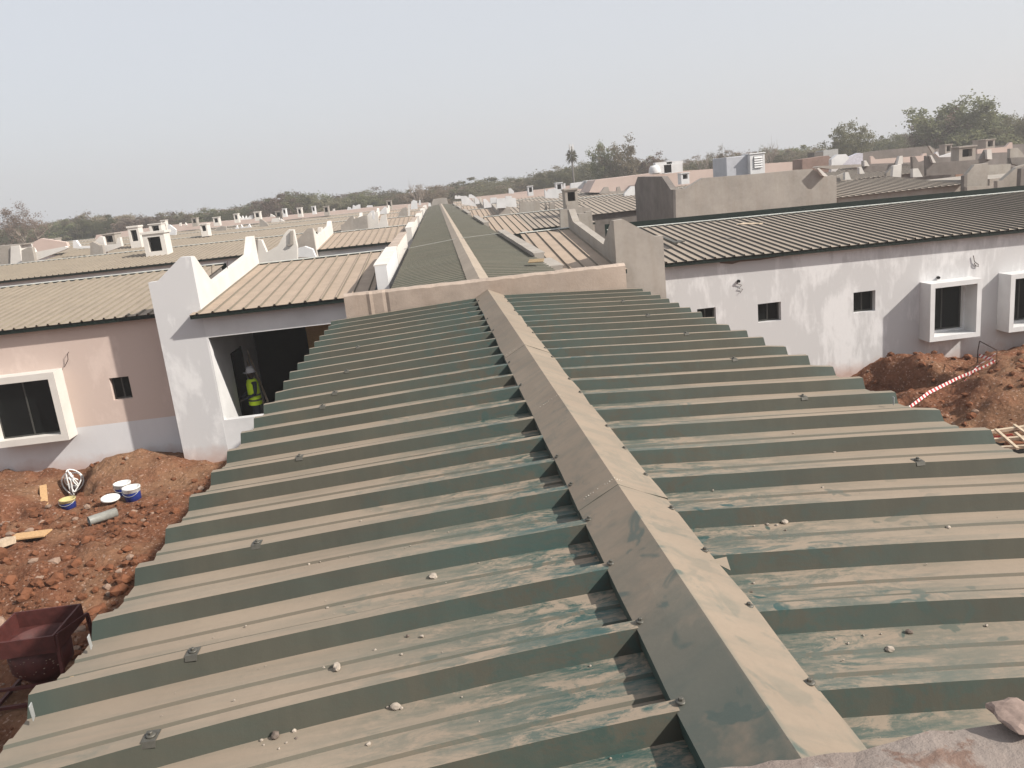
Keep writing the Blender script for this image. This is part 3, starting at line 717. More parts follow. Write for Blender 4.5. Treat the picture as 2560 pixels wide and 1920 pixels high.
pxp(pw, c5([(1672, 272), (1700, 180), (1735, 170), (1752, 265)]), 49.9, .3, m_cream, B)
pxp(pw, c5([(1825, 195), (1835, 160), (1860, 125), (1892, 115), (1900, 190)]), 70, .4, m_conc, WINGS[('L', 1)])
pxp(pw, c5([(1905, 190), (1905, 100), (1918, 96), (1920, 185)]), 70, .4, m_cream, WINGS[('L', 1)])
pxp(pw, c5([(1925, 135), (1930, 75), (1945, 60), (1975, 70), (1978, 130)]), 88, .4, m_white, WINGS[('L', 2)])
pxp(pw, c5([(1985, 100), (1990, 62), (2000, 62), (2005, 100)]), 95, .4, m_white, WINGS[('L', 3)])
pxp(pw, c5([(2060, 110), (2062, 84), (2078, 84), (2082, 110)]), 80, .4, m_white, WINGS[('L', 2)])
# left side, horns and gable ends
C_ = WINGS[('L', 1)]
pxp(pw, c1([(780, 560), (778, 440), (800, 430), (865, 462), (882, 460), (900, 560)]), 46.2, .3, m_conc, B)
pxp(pw, c1([(820, 430), (860, 385), (888, 388), (905, 460), (1005, 450), (1012, 400), (1035, 392), (1052, 470), (915, 520), (905, 560), (885, 560), (880, 460), (866, 462)]), 46.8, .3, m_cream, B)
pxp(pw, c1([(632, 485), (628, 420), (655, 418), (690, 470), (780, 468), (780, 486)]), 58, .3, m_white, C_)
pxp('end_block', c1([(-60, 640), (-60, 470), (95, 458), (205, 445), (205, 455), (120, 468), (105, 640)]), 47.2, 1.2, m_conc, B)
pxp('end_block', c1([(90, 620), (92, 470), (165, 460), (190, 612)]), 47.1, 1.5, m_cream, B)
pxp(pw, c1([(190, 612), (185, 505), (235, 480), (275, 478), (300, 600)]), 46.4, .3, m_conc, B)
pxp(pw, c1([(285, 600), (278, 480), (300, 520), (560, 470), (580, 480), (575, 492), (310, 594)]), 46.7, .3, m_cream, B)
pxp('gable_end', c1([(170, 490), (350, 402), (420, 410), (570, 435), (585, 470), (300, 520), (180, 520)]), 60, .4, m_pink2, C_)
for pts, Y, mt in (([(430, 300), (432, 280), (470, 262), (505, 265), (510, 294)], 66, m_conc), ([(60, 330), (58, 252), (72, 252), (122, 290), (120, 330)], 66, m_white),
                   ([(765, 268), (764, 210), (778, 208), (820, 240), (835, 262)], 66, m_conc), ([(855, 235), (858, 205), (915, 196), (920, 230)], 67, m_cream),
                   ([(925, 230), (925, 205), (955, 225)], 67, m_cream), ([(575, 285), (590, 255), (600, 280), (618, 282), (622, 250), (635, 270), (670, 265), (685, 245), (698, 272)], 72, m_white)):
    pxp(pw, c5(pts), Y, .3, mt, WINGS[('L', 1)])
for pts, Y, mt in (([(605, 215), (612, 188), (625, 205), (632, 183), (645, 208), (660, 182), (668, 206), (690, 180), (712, 180), (715, 208)], 100, m_white),
                   ([(1438, 140), (1442, 115), (1462, 120), (1475, 135), (1482, 100), (1500, 108), (1520, 97), (1536, 96), (1538, 128)], 108, m_white),
                   ([(1586, 118), (1590, 103), (1630, 101), (1632, 115)], 108, m_white), ([(846, 190), (848, 168), (872, 180), (880, 190)], 104, m_cream),
                   ([(145, 262), (148, 238), (158, 236), (160, 260)], 96, m_cream), ([(190, 262), (193, 235), (205, 255)], 96, m_cream), ([(1325, 150), (1328, 130), (1340, 128), (1343, 146)], 108, m_cream)):
    pxp(pw, c5(pts), Y, .4, mt, WINGS[('L', 3)])
# ventilation shafts
def shaft(parent, pts, Y, mat, dark='L', dp=.9):
    """concrete box with a slab lid and a recess, its shade painted on a dark inner panel"""
    a = P(*pts[0], Y=Y); b = P(*pts[1], Y=Y); x0, x1 = sorted((a.x, b.x)); z0, z1 = sorted((a.z, b.z)); W = x1 - x0; H = z1 - z0
    root = MB(); t = W * .18; lid = H * .10
    wall_holes(root, x0 + .06 * W, x1 - .06 * W, z0 - .3, z1 - lid - .002, Y, .12, [(x0 + .06 * W + t, x1 - .06 * W - t, z0 + H * .14, z1 - lid - H * .14)])
    root.box(x0 + .06 * W + .001, x0 + .2 * W, Y + .121, Y + dp, z0 - .3, z1 - lid - .002); root.box(x1 - .2 * W, x1 - .06 * W - .001, Y + .121, Y + dp, z0 - .3, z1 - lid - .002)
    root.box(x0 + .2 * W + .001, x1 - .2 * W - .001, Y + dp - .1, Y + dp - .003, z0 - .3, z1 - lid - .002)
    root.box(x0, x1, Y - .06, Y + dp + .06, z1 - lid, z1)
    o = root.build('ventilation_shaft', mat, parent); k = MB(); k.box(x0 + .22 * W, x1 - .22 * W, Y + .5 * dp, Y + .5 * dp + .04, z0 - .28, z1 - lid - .01); k.build('shaft_shade', m_dark, o); return o  # near-black panel paints the shade inside the recess
def R5(x0, y0, x1, y1): return c5([(x0, y0), (x1, y1)])
shaft(B, c1([(1208, 352), (1460, 528)]), 41.5, m_cream)
shaft(C_, c1([(1090, 298), (1225, 440)]), 60, m_cream); shaft(C_, c1([(1275, 278), (1410, 350)]), 62, m_cream); shaft(C_, c1([(875, 365), (1010, 440)]), 62, m_conc, dp=1.3)
shaft(C_, c1([(412, 405), (500, 480)]), 60.6, m_conc)
shaft(WINGS[('L', 1)], R5(300, 247, 372, 306), 62.5, m_cream)
for q, mt in (((235, 200, 290, 242), m_conc), ((400, 195, 460, 238), m_cream), ((560, 168, 606, 215), m_cream), ((716, 153, 776, 198), m_cream), ((880, 150, 936, 190), m_conc), ((934, 128, 972, 170), m_white),
              ((1047, 122, 1095, 172), m_cream), ((1160, 110, 1196, 150), m_white), ((1250, 110, 1302, 158), m_conc), ((1735, 66, 1785, 112), m_conc), ((0, 218, 52, 270), m_cream)):
    shaft(WINGS[('L', 3)], R5(*q), 99 + (q[0] % 7) * .4, mt)
# right side
S = WINGS[('R', 0)]; S1 = WINGS[('R', 1)]; S2 = WINGS[('R', 2)]; S3 = WINGS[('R', 3)]; AR = WINGS['AR']
pxp(pw, c6([(925, 690), (925, 552), (982, 548), (1010, 690)]), 25.4, .25, m_conc, AR); pxp(pw, c6([(978, 690), (975, 538), (1020, 532), (1032, 690)]), 25.9, .25, m_conc, AR)
pxp(pw, c6([(800, 700), (796, 524), (845, 518), (868, 625), (930, 642), (930, 715)]), 26.6, .22, m_conc, AR)
pxp(pw, c6([(845, 600), (842, 488), (1010, 512), (1022, 600)]), 33, .5, m_conc, S)
for pts, Y, mt in (([(510, 555), (510, 462), (608, 468), (610, 545)], 46, m_conc), ([(612, 545), (608, 462), (650, 460), (655, 530), (690, 530), (692, 472), (700, 470), (705, 545)], 46.5, m_conc), ([(722, 548), (720, 478), (755, 474), (768, 548)], 46.2, m_conc),
                   ([(345, 512), (345, 445), (405, 440), (412, 510)], 56.5, m_white), ([(405, 500), (408, 428), (450, 425), (455, 440), (480, 440), (488, 505)], 58, m_white), ([(300, 480), (300, 438), (345, 436), (348, 480)], 57, m_white),
                   ([(100, 485), (90, 425), (130, 425), (190, 478), (205, 500)], 74, m_white), ([(145, 440), (148, 415), (165, 413), (196, 432), (190, 442)], 90, m_white), ([(48, 445), (50, 422), (65, 422), (68, 430), (76, 420), (92, 425), (92, 445)], 98, m_white),
                   ([(690, 440), (685, 378), (705, 398), (712, 380), (730, 376), (765, 370), (785, 380), (785, 442)], 57, m_white), ([(1250, 425), (1252, 405), (1300, 355), (1325, 355), (1326, 425)], 62, m_white),
                   ([(1075, 410), (1110, 362), (1136, 360), (1145, 392), (1195, 392), (1200, 362), (1218, 358), (1228, 390), (1262, 385), (1240, 408)], 74, m_conc), ([(432, 408), (430, 372), (445, 370), (468, 392), (468, 408)], 90, m_white),
                   ([(818, 372), (820, 338), (832, 335), (834, 372)], 93, m_white), ([(1400, 340), (1402, 310), (1420, 308), (1435, 340)], 58, m_cream), ([(1520, 320), (1522, 305), (1535, 304), (1538, 318)], 58, m_white)):
    pxp(pw, c6(pts), Y, .35, mt, S if Y < 50 else (S1 if Y < 70 else S2))
shaft(S, c6([(820, 378), (930, 470)]), 41, m_conc); shaft(S1, c6([(760, 332), (818, 382)]), 88, m_white, dp=1); shaft(S2, c6([(562, 355), (608, 402)]), 90, m_white, dp=1); shaft(S1, c6([(1648, 263), (1716, 308)]), 62, m_white); shaft(S2, c6([(978, 316), (1042, 375)]), 84, m_white, dp=2)
pxp('side_wall', c6([(868, 378), (870, 335), (982, 320), (985, 374)]), 85, .5, m_white, S2)
# big raked screen wall with its shaded side painted in a darker grey
scr = empty('screen_wall_block', (11, 38, 0), 'tall grey rendered wall with raked shoulders behind the right ribbed roof', 'building')
pxp('screen_wall', [(1690.5, 560), (1689, 474), (1714, 472), (1757, 445), (1900, 434), (2000, 424), (2030, 422), (2062, 440), (2091, 438), (2092, 520), (1900, 570)], 37.4, .4, m_conc, scr)
a = P(1689, 474, Y=37.4); mb = MB(); z = a.z
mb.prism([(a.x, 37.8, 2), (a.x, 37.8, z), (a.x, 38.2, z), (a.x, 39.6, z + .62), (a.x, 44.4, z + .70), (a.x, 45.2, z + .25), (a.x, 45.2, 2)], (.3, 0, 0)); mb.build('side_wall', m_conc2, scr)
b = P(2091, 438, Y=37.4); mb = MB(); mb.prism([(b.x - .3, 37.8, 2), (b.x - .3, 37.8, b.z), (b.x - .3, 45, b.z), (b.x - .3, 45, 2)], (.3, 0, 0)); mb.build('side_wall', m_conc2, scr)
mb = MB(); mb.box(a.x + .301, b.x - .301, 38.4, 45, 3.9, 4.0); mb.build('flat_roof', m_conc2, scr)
pxp('coping', c7([(478, 338), (495, 335), (568, 400), (560, 406), (530, 402)]), 37.1, .28, m_cream, scr)
# cooler on top
def cooler(pts0, pts1, Y, dp, lab, loc_name='rooftop_cooler', louv=True):
    a = P(*pts0, Y=Y); b = P(*pts1, Y=Y); x0, x1 = a.x, b.x; z1, z0 = a.z, b.z
    root = empty(loc_name, ((x0 + x1) / 2, Y, z0), lab, 'air cooler')
    mb = MB(); mb.box(x0, x1, Y, Y + dp, z0, z1 - .06); mb.box(x0 - .04, x1 + .04, Y - .04, Y + dp + .04, z1 - .058, z1); bevel(mb.build('casing', m_white, root), .02)
    if louv:
        l0, l1 = x0 + (x1 - x0) * .25, x1 - (x1 - x0) * .15; h0, h1 = z0 + (z1 - z0) * .3, z1 - (z1 - z0) * .15
        mb = MB(); mb.box(l0, l1, Y - .012, Y - .003, h0, h1); mb.build('grille_back', m_dark, root)
        mb = MB(); n = 5
        for i in range(n):
            zc = h0 + (h1 - h0) * (i + .5) / n; mb.prism([(l0 + .02, Y - .06, zc - .05), (l0 + .02, Y - .055, zc - .06), (l0 + .02, Y - .014, zc + .03), (l0 + .02, Y - .019, zc + .04)], (l1 - l0 - .04, 0, 0))
        mb.build('louvre', m_white, root)
    return root
cooler((1874, 384), (1913, 433), 40.0, 1.0, 'white air cooler with louvred grille standing on the tall grey wall block')
mb = MB(); a = P(1811, 394, Y=40.5); b = P(1868, 437, Y=40.5); mb.box(a.x, b.x, 40.3, 42.3, b.z - .1, a.z); tag(bevel(mb.build('duct_box', plain('zinc_grey', (.42, .43, .46), .6, .3, .1, 2), loc=(b.x, 41, b.z)), .03), 'plain grey metal duct box beside the louvred air cooler', 'duct')
# things at the far right
D = empty('stepped_block', (20, 44, 0), 'cluster of grey parapets and dark roofs at the far right', 'building')
thick(mono_roof(P(2092, 490, Y=38).x + .05, P(2412, 460, Y=38).x, 38, 44.5, 3.45, 3.93, .33).build('roof', m_roofR, D))
mb = MB(); a = P(2092, 500, Y=38.2).x; b = P(2405, 470, Y=38.2).x; mb.box(a + .05, b, 38.2, 38.4, 0, 3.42); mb.build('wall', m_conc, D)
for pts, Y, mt in (([(1705, 590), (1712, 400), (1738, 385), (1735, 590)], 36.4, m_conc2), ([(1733, 590), (1735, 385), (1800, 308), (1912, 292), (1905, 485), (1905, 590)], 36.7, m_conc), ([(1735, 590), (1735, 492), (1992, 482), (1992, 590)], 36.2, m_conc),  # dark slabs paint the shaded side faces next to the lit ones
                   ([(1990, 600), (1990, 442), (2026, 440), (2150, 330), (2212, 308), (2260, 300), (2260, 600)], 34.5, m_conc), ([(2175, 600), (2190, 340), (2300, 300), (2300, 600)], 33.6, m_conc2),
                   ([(640, 470), (642, 405), (712, 375), (742, 372), (765, 432), (1060, 425), (1060, 380), (1120, 310), (1185, 302), (1180, 415), (650, 480)], 46, m_conc), ([(712, 435), (714, 374), (740, 371), (765, 432)], 45.6, m_cream), ([(1110, 415), (1118, 318), (1188, 303), (1182, 425), (1130, 430)], 45.4, m_cream),
                   ([(835, 384), (832, 330), (850, 326), (878, 382)], 47.5, m_cream), ([(1282, 412), (1280, 342), (1325, 338), (1365, 410)], 44.5, m_cream), ([(1282, 420), (1282, 340), (1275, 240), (1300, 238), (1332, 290), (1410, 290), (1410, 400)], 52, m_conc2),
                   ([(868, 370), (866, 275), (890, 272), (920, 320), (1140, 300), (1170, 232), (1196, 232), (1200, 300), (1130, 360)], 52, m_conc2), ([(875, 320), (875, 278), (890, 272), (918, 318)], 51.8, m_cream), ([(1150, 305), (1170, 234), (1196, 232), (1198, 300)], 51.7, m_cream),
                   ([(1395, 400), (1392, 232), (1425, 230), (1450, 292), (1850, 262), (1895, 180), (1940, 178), (1948, 262), (1860, 300), (1730, 385)], 50, m_conc2), ([(1450, 292), (1425, 230), (1440, 228), (1475, 290)], 49.8, m_cream), ([(1905, 262), (1900, 182), (1940, 178), (1946, 262)], 49.8, m_cream),
                   ([(928, 300), (925, 238), (945, 235), (968, 262), (1355, 232), (1372, 212), (1395, 210), (1400, 262), (1330, 285)], 60, m_pink2), ([(2092, 300), (2098, 172), (2160, 165), (2212, 225), (2260, 225), (2260, 310)], 44, m_conc), ([(2110, 300), (2098, 250), (2160, 245), (2230, 245), (2230, 330)], 43.8, m_conc2),
                   ([(1470, 215), (1475, 200), (1490, 198), (1505, 238), (1655, 192), (1660, 240), (1500, 245)], 66, m_white), ([(1820, 215), (1820, 178), (2060, 158), (2095, 120), (2115, 120), (2118, 200)], 62, m_pink2), ([(1505, 208), (1503, 182), (1515, 180), (1532, 205)], 72, m_cream),
                   ([(1620, 270), (1650, 208), (1688, 205), (1725, 245), (1720, 272)], 55, m_conc), ([(1450, 215), (1412, 150), (1425, 148), (1462, 190), (1462, 215)], 76, m_conc), ([(1910, 400), (1910, 310), (2100, 300), (2100, 400)], 41, m_conc)):
    pxp(pw, c7(pts), Y, .25, mt, D)
for q, Y in (((1660, 158, 1815, 246), 54), ((1550, 138, 1612, 202), 68), ((1832, 100, 1900, 168), 70), ((1890, 96, 1972, 160), 69)): shaft(D, c7([(q[0], q[1]), (q[2], q[3])]), Y, m_conc)
for x0, x1, Y, ez in ((8.5, 21, 46.5, 3.5), (18, 36, 55, 3.6)):
    thick(mono_roof(x0, x1, Y, Y + 6, ez, ez + .5, .33).build('roof', m_roofR, D)); mb = MB(); mb.box(x0, x1, Y + .2, Y + .4, 0, ez - .02); mb.build('wall', m_conc2, D)
mb = MB(); mb.box(26, 34, 37.2, 43, 0, 3.6); mb.build('wall', m_conc, D)
# far blocks
fb = empty('long_pink_building', (30, 92, 0), 'long pale pink flat-topped building in front of the trees', 'building')
pxp('wall', c6([(1000, 400), (1045, 312), (1500, 258), (1955, 228), (2300, 205), (2300, 420)]), 80, 5, m_pink2, fb)
pxp('wall', c7([(-200, 420), (-200, 320), (0, 300), (330, 278), (385, 302), (385, 420)]), 78, .6, m_pink2, fb)
fb2 = empty('brown_gable_building', (42, 74, 0), 'brown rendered building with chamfered top beside a blue-white gable at right', 'building')
pxp('wall', c7([(355, 400), (355, 262), (575, 230), (600, 262), (600, 400)]), 70, 2, concrete('brown_render', (.27, .19, .16)), fb2)
pxp('gable_wall', c7([(598, 400), (600, 262), (650, 222), (720, 218), (750, 250), (700, 300), (668, 330)]), 68, .5, m_white, fb2); pxp('gable_wall', c7([(670, 330), (740, 245), (830, 208), (862, 212), (862, 330)]), 69, .5, plain('pale_blue_render', (.50, .50, .56)), fb2)
pxp('roof_slab', c7([(480, 330), (500, 318), (800, 305), (870, 305), (870, 325), (600, 345)]), 66.5, 1, m_conc, fb2)
mb = MB(); a = P(*c7([(456, 205)])[0], Y=72); b = P(*c7([(530, 240)])[0], Y=72); mb.box(a.x, b.x, 72, 73.4, b.z, a.z)
mb2 = MB(); c = P(*c7([(535, 186)])[0], Y=72); d = P(*c7([(660, 238)])[0], Y=72); mb2.box(c.x, d.x, 72.1, 73.6, d.z, c.z)
t_ = empty('rooftop_machinery', (a.x, 72.5, b.z), 'dark and silver louvred machinery box on the brown building roof', 'machinery')
mb.build('dark_unit', m_mastc, t_); mb2.build('silver_unit', m_steel, t_)
fb3 = empty('perimeter_wall', (48, 100, 0), 'long brown perimeter wall below the large tree at right', 'wall'); pxp('wall_panel', c7([(850, 330), (850, 210), (1000, 188), (1415, 150), (1470, 175), (1820, 136), (1835, 160), (2300, 125), (2300, 330)]), 84, .5, m_conc2, fb3)
fb4 = empty('far_cross_wall', (20, 112, 0), 'low beige wall running to the right of the corridor end', 'wall'); pxp('wall_panel', c6([(150, 470), (150, 436), (420, 408), (870, 350), (1045, 330), (1045, 470)]), 112, .5, m_pink2, fb4)
pxp('wall_panel', c6([(190, 480), (195, 445), (480, 420), (680, 402), (690, 440), (480, 470)]), 100, .5, m_pink2, fb4)
fb5 = empty('far_left_block', (-50, 118, 0), 'long beige building along the trees, left of the corridor end', 'building'); pxp('wall', c5([(-500, 360), (-490, 330), (0, 262), (600, 215), (1100, 168), (1700, 110), (2060, 82), (2070, 130), (1000, 250), (-400, 380)]), 116, 3, m_pink2, fb5)
for i, (x, y) in enumerate(((1465, 238), (1520, 240), (1600, 236))):
    a = P(*c6([(x, y + 25)])[0], Y=78); mb = MB()
    if i == 0: mb.lathe(a, [(0, .72), (.3, .7), (.5, .5), (.55, .15), (.55, 0)], 14)
    else: mb.box(a.x - .9, a.x + .9, 78, 79, a.z, a.z + .8); mb.box(a.x - .6, a.x + 1.0, 78.1, 78.9, a.z + .801, a.z + 1.05)
    tag(mb.build('roof_tank', m_white, loc=a), ['domed white unit on the long pink building, leftmost of three', 'white boxy unit on the long pink building, between its two neighbours', 'white boxy unit on the long pink building, rightmost of three'][i], 'roof unit')

# ------------------------------------------------------------------ far corridor
fc = empty('far_corridor_roof', (.5, 60, 3.9), 'long green corridor roof running away to the horizon beyond the concrete beam', 'roof')
def far_slope(side):
    pr = []; y = 8.62; Yend = 110
    while y < Yend:
        for a, b in ((0, 0), (.24, 0), (.26, .04), (.31, .04), (.33, 0)): pr.append((y + a, b))
        y += .338
    vs = []
    for y, dz in pr:
        for i in range(4):
            t = i / 3; x = .55 + side * (.06 + (1.59 - .06) * t); x += .02 * (y / 100)
            z = 4.04 - .13 * t + dz - .02 * t * (side > 0); vs.append((x, y, z + .01 * noise.noise(Vector((y * .3, i, side)))))
    mb = MB(); fs = []
    for j in range(len(pr) - 1):
        for i in range(3):
            a = (j * 4 + i, j * 4 + i + 1, j * 4 + i + 5, j * 4 + i + 4); fs.append(a if side > 0 else tuple(reversed(a)))
    mb.add(vs, fs); return mb
for s in (-1, 1): thick(far_slope(s).build('roof_sheet', m_far, fc), .004)
mb = MB(); vs = []; n = 240
for i in range(n + 1):
    y = 8.6 + 101.6 * i / n; wv = .012 * noise.noise(Vector((y * .9, 0, 2))); cx = .56 + .02 * y / 100 + wv
    vs += [(cx - .19, y, 4.075), (cx, y, 4.165 + wv), (cx + .19, y, 4.075)]
mb.add(vs, [(i * 3 + k, i * 3 + k + 1, i * 3 + k + 4, i * 3 + k + 3) for i in range(n) for k in range(2)]); thick(mb.build('ridge_cap', m_farcap, fc), .004)
mb = MB(); mb.box(-.95, -.8, 8.7, 110, 0, 3.84); mb.box(1.9, 2.05, 8.7, 110, 0, 3.82); mb.build('corridor_wall', m_conc2, fc)
eb = empty('corridor_end_block', (.5, 111, 0), 'beige box closing the far end of the green corridor', 'building')
pxp('wall', [(1076, 520), (1082, 499), (1097, 496), (1117, 495), (1122, 520)], 111, 3, m_conc, eb)
# low walls standing along both eaves
def lowwall(x0, x1, ya, yb, za, zb, mat, lab, mat2=None):
    root = empty('eave_wall', ((x0 + x1) / 2, ya, 0), lab, 'wall', 'low walls along the far corridor roof')
    mb = MB(); n = max(2, int((yb - ya) / .5)); 
    pts = [(x0, ya, 3.0)] + [(x0, ya + (yb - ya) * i / n, za + (zb - za) * i / n + .012 * noise.noise(Vector((ya + i * .7, x0, 0)))) for i in range(n + 1)] + [(x0, yb, 3.0)]
    mb.prism(pts, (x1 - x0, 0, 0)); mb.build('wall_body', mat, root); mb = MB()
    for i in range(n):
        q = [(x0 - .02, pts[i + 1][1], pts[i + 1][2] + .002), (x1 + .02, pts[i + 1][1], pts[i + 1][2] + .002), (x1 + .02, pts[i + 2][1], pts[i + 2][2] + .002), (x0 - .02, pts[i + 2][1], pts[i + 2][2] + .002)]
        mb.prism(q, (0, 0, .03))
    mb.build('coping', mat2 or mat, root)
nm = ['nearest', 'second', 'third', 'fourth', 'fifth', 'sixth']
for k in range(5):
    y0 = 18.3 if k == 0 else ROWS[k - 1]
    lowwall(-1.52, -1.26, y0, y0 + 5.0, 4.16, 4.24, m_white if k == 0 else m_cream, f'white stub wall on the left eave of the far corridor, {nm[k]} from the viewer', m_cream)
    lowwall(-1.50, -1.27, y0 + 5.4, y0 + 13.5, 4.22, 4.24, m_cream, f'raised pale wall on the left eave behind its {nm[k]} stub wall', m_beam)
    lowwall(2.10, 2.32, y0 + .4, y0 + 11.5, 4.0, 4.03, m_conc, f'grey low wall on the right eave of the far corridor, {nm[k]} from the viewer', m_conc)
lowwall(2.12, 2.42, 16.6, 18.5, 3.88, 3.88, m_conc, 'short low block before the nearest grey wall on the right eave', m_conc)
# cables
def cable(pts, r, lab, mat=m_pvc):
    mb = MB(); mb.tube(pts, r, 5); tag(mb.build('cable', mat, loc=pts[0]), lab, 'cable')
p0, p1 = P(1225, 583, Y=29), P(1405, 565, Y=27); cable([p0 + (p1 - p0) * (i / 10) - Vector((0, 0, .35 * math.sin(math.pi * i / 10))) for i in range(11)], .012, 'thin grey cable sagging across the gap right of the far corridor')
p0, p1 = Vector((-1.1, 24.5, 4.02)), Vector((2.1, 27.5, 4.02)); cable([p0.lerp(p1, i / 8) + Vector((0, 0, .06 + .05 * (1 - abs(i - 4) / 4))) for i in range(9)], .008, 'thin cable lying across the far corridor roof')
mb = MB(); a = P(1320, 658, Z=4.02); mb.prism([a, a + Vector((.3, -.12, .0)), a + Vector((.34, -.02, .05)), a + Vector((.05, .12, .05))], (0, 0, .015)); tag(mb.build('wood_splinter', m_leafdry, loc=a), 'curled dry scrap on the right slope of the far corridor roof', 'debris')

# ------------------------------------------------------------------ trees
def tree_mesh(seed, H, W, leafy, bare=False, leafsize=.26, trunk_h=.3):
    rnd = random.Random(seed); tr = MB(); tips = []
    def grow(p, d, L, r, lv):
        q = p; pts = [p]; dd = d.copy(); n = 4
        for i in range(n):
            dd = (dd + Vector((rnd.uniform(-1, 1), rnd.uniform(-1, 1), rnd.uniform(-.3, .6))) * .16).normalized(); q = q + dd * (L / n); pts.append(q)
        tr.tube(pts, [r * (1 - .45 * i / n) for i in range(n + 1)], 5 if lv else 7, cap=False)
        if lv >= (4 if bare else 3): tips.append(q); return
        tips.append(q) if lv > 1 else None
        for c in range(rnd.choice((3, 4)) if lv < 2 else 3):
            a = rnd.random() * 6.28; sp = rnd.uniform(.5, 1.0)
            nd = (dd * .75 + Vector((math.cos(a) * sp * W / H * 1.5, math.sin(a) * sp * W / H * 1.5, rnd.uniform(-.1, .5)))).normalized()
            st = pts[rnd.choice((2, 3, 4))] if lv else pts[rnd.choice((3, 4))]
            grow(st, nd, L * rnd.uniform(.58, .78), r * .55, lv + 1)
    grow(Vector((0, 0, -.3)), Vector((rnd.uniform(-.15, .15), 0, 1)), H * trunk_h, H * .022, 0)
    lf = MB(); vs = []; fs = []
    if leafy:
        cl = []; sd = seed * 3.1; nC = int(230 * leafy)
        while len(cl) < nC:
            a = rnd.random() * 6.28; e = math.asin(rnd.uniform(-.75, 1)); k = rnd.uniform(.35, 1) ** .5
            d_ = Vector((math.cos(a) * math.cos(e), math.sin(a) * math.cos(e), math.sin(e)))
            lob = 1 + .55 * noise.noise(d_ * 1.9 + Vector((sd, 0, 0))) + .25 * noise.noise(d_ * 4.5 + Vector((0, sd, 0)))
            if noise.noise(d_ * 3.2 + Vector((0, 0, sd))) < -.28: continue
            c = Vector((d_.x * W * .5, d_.y * W * .5, H * .62 + d_.z * H * (.36 if d_.z > 0 else .42))) 
            cl.append(Vector((c.x * k * lob, c.y * k * lob, H * .5 + (c.z - H * .5) * k * lob)))
        for c in cl:
            R_ = rnd.uniform(.4, 1.) * W * .088; n = int(80 * rnd.uniform(.5, 1.3))
            for i in range(n):
                v = Vector((rnd.gauss(0, 1), rnd.gauss(0, 1), rnd.gauss(0, .7))) * R_ * .7; p = c + v
                s_ = leafsize * rnd.uniform(.5, 1.2); u = Vector((rnd.uniform(-1, 1), rnd.uniform(-1, 1), rnd.uniform(-.6, .6))).normalized(); w_ = u.orthogonal().normalized() * s_ * .45; u = u * s_ * .6
                o = len(vs); vs += [p - u, p + w_, p + u, p - w_]; fs.append((o, o + 1, o + 2, o + 3))
        lf.add(vs, fs)
    allz = [v[2] for v in tr.v] + [v[2] for v in vs]; allx = [abs(v[0]) for v in tr.v] + [abs(v[0]) for v in vs]
    ztop = np.percentile(allz, 99.6) if leafy else max(allz); wd = np.percentile(allx, 95 if leafy else 99.5)
    def fit(mb): mb.v = [(v[0] / wd * .5, v[1] / wd * .5, v[2] / ztop) for v in mb.v]; return mb
    return fit(tr), fit(lf)
VAR = []
for sd, leafy, mt, ls in ((1, 1.1, m_leafg, .19), (2, 1.0, m_leafo, .19), (3, 1.1, m_leafg, .2), (4, .65, m_leafo, .17), (5, .95, m_leafb, .18), (6, .4, m_leafb, .14), (7, .7, m_leafg, .18)):
    tr, lf = tree_mesh(sd, 8, 7, leafy, leafsize=ls * 1.15)
    ro = tr.build('trunk', m_bark); lo = lf.build('crown', mt); VAR.append((ro, lo))
trb, _ = tree_mesh(21, 8, 6.5, 0, True); BARE = (trb.build('trunk', plain('bare_wood', (.27, .225, .19), .9, .1)), None)
used = {}
def tree(px, ytop, Y, wpx, var, lab, base=None, grp=None):
    top = P(px, ytop, Y=Y); h = top.z + .3; wm = wpx / F * Y
    o = empty('tree' if var >= 0 else 'bare_tree', (top.x, Y, -.2), lab, 'tree', grp)
    src = VAR[var] if var >= 0 else BARE
    for k, q in enumerate(src):
        if q is None: continue
        if id(q) not in used: used[id(q)] = 1; c = q
        else: c = q.copy(); COL.objects.link(c)
        c.parent = o
    o.scale = (wm, wm, h); o.rotation_euler.z = random.random() * 6.28
    return o
tl = [(0, 575), (101, 567), (150, 560), (214, 541), (289, 542), (360, 545), (434, 538), (510, 533), (579, 523), (640, 512), (669, 495), (712, 484), (785, 490), (842, 501), (866, 481), (929, 487), (1002, 481), (1060, 475), (1132, 469), (1175, 452), (1247, 452), (1280, 456), (1330, 443), (1367, 430), (1425, 418), (1482, 410),
      (1560, 415), (1613, 395), (1640, 412), (1685, 407), (1740, 400), (1795, 395), (1850, 385), (1920, 380), (1949, 374), (2001, 371), (2060, 372), (2120, 372), (2180, 362), (2215, 345), (2260, 342), (2310, 325), (2420, 330), (2500, 301), (2556, 318), (2640, 310)]
def ytop(x):
    for (a, b), (c, d) in zip(tl, tl[1:]):
        if a <= x <= c: return b + (d - b) * (x - a) / (c - a)
    return tl[0][1] + 8 if x < 0 else tl[-1][1]
rt = random.Random(5); x = -160
kinds = ['dark green bushy tree in the hazy belt beyond the roofs', 'olive tree in the hazy belt beyond the roofs', 'rounded green tree in the hazy belt beyond the roofs', 'thin olive tree in the hazy belt beyond the roofs', 'brown dry tree in the hazy belt beyond the roofs', 'sparse brown tree in the hazy belt beyond the roofs', 'loose green tree in the hazy belt beyond the roofs']
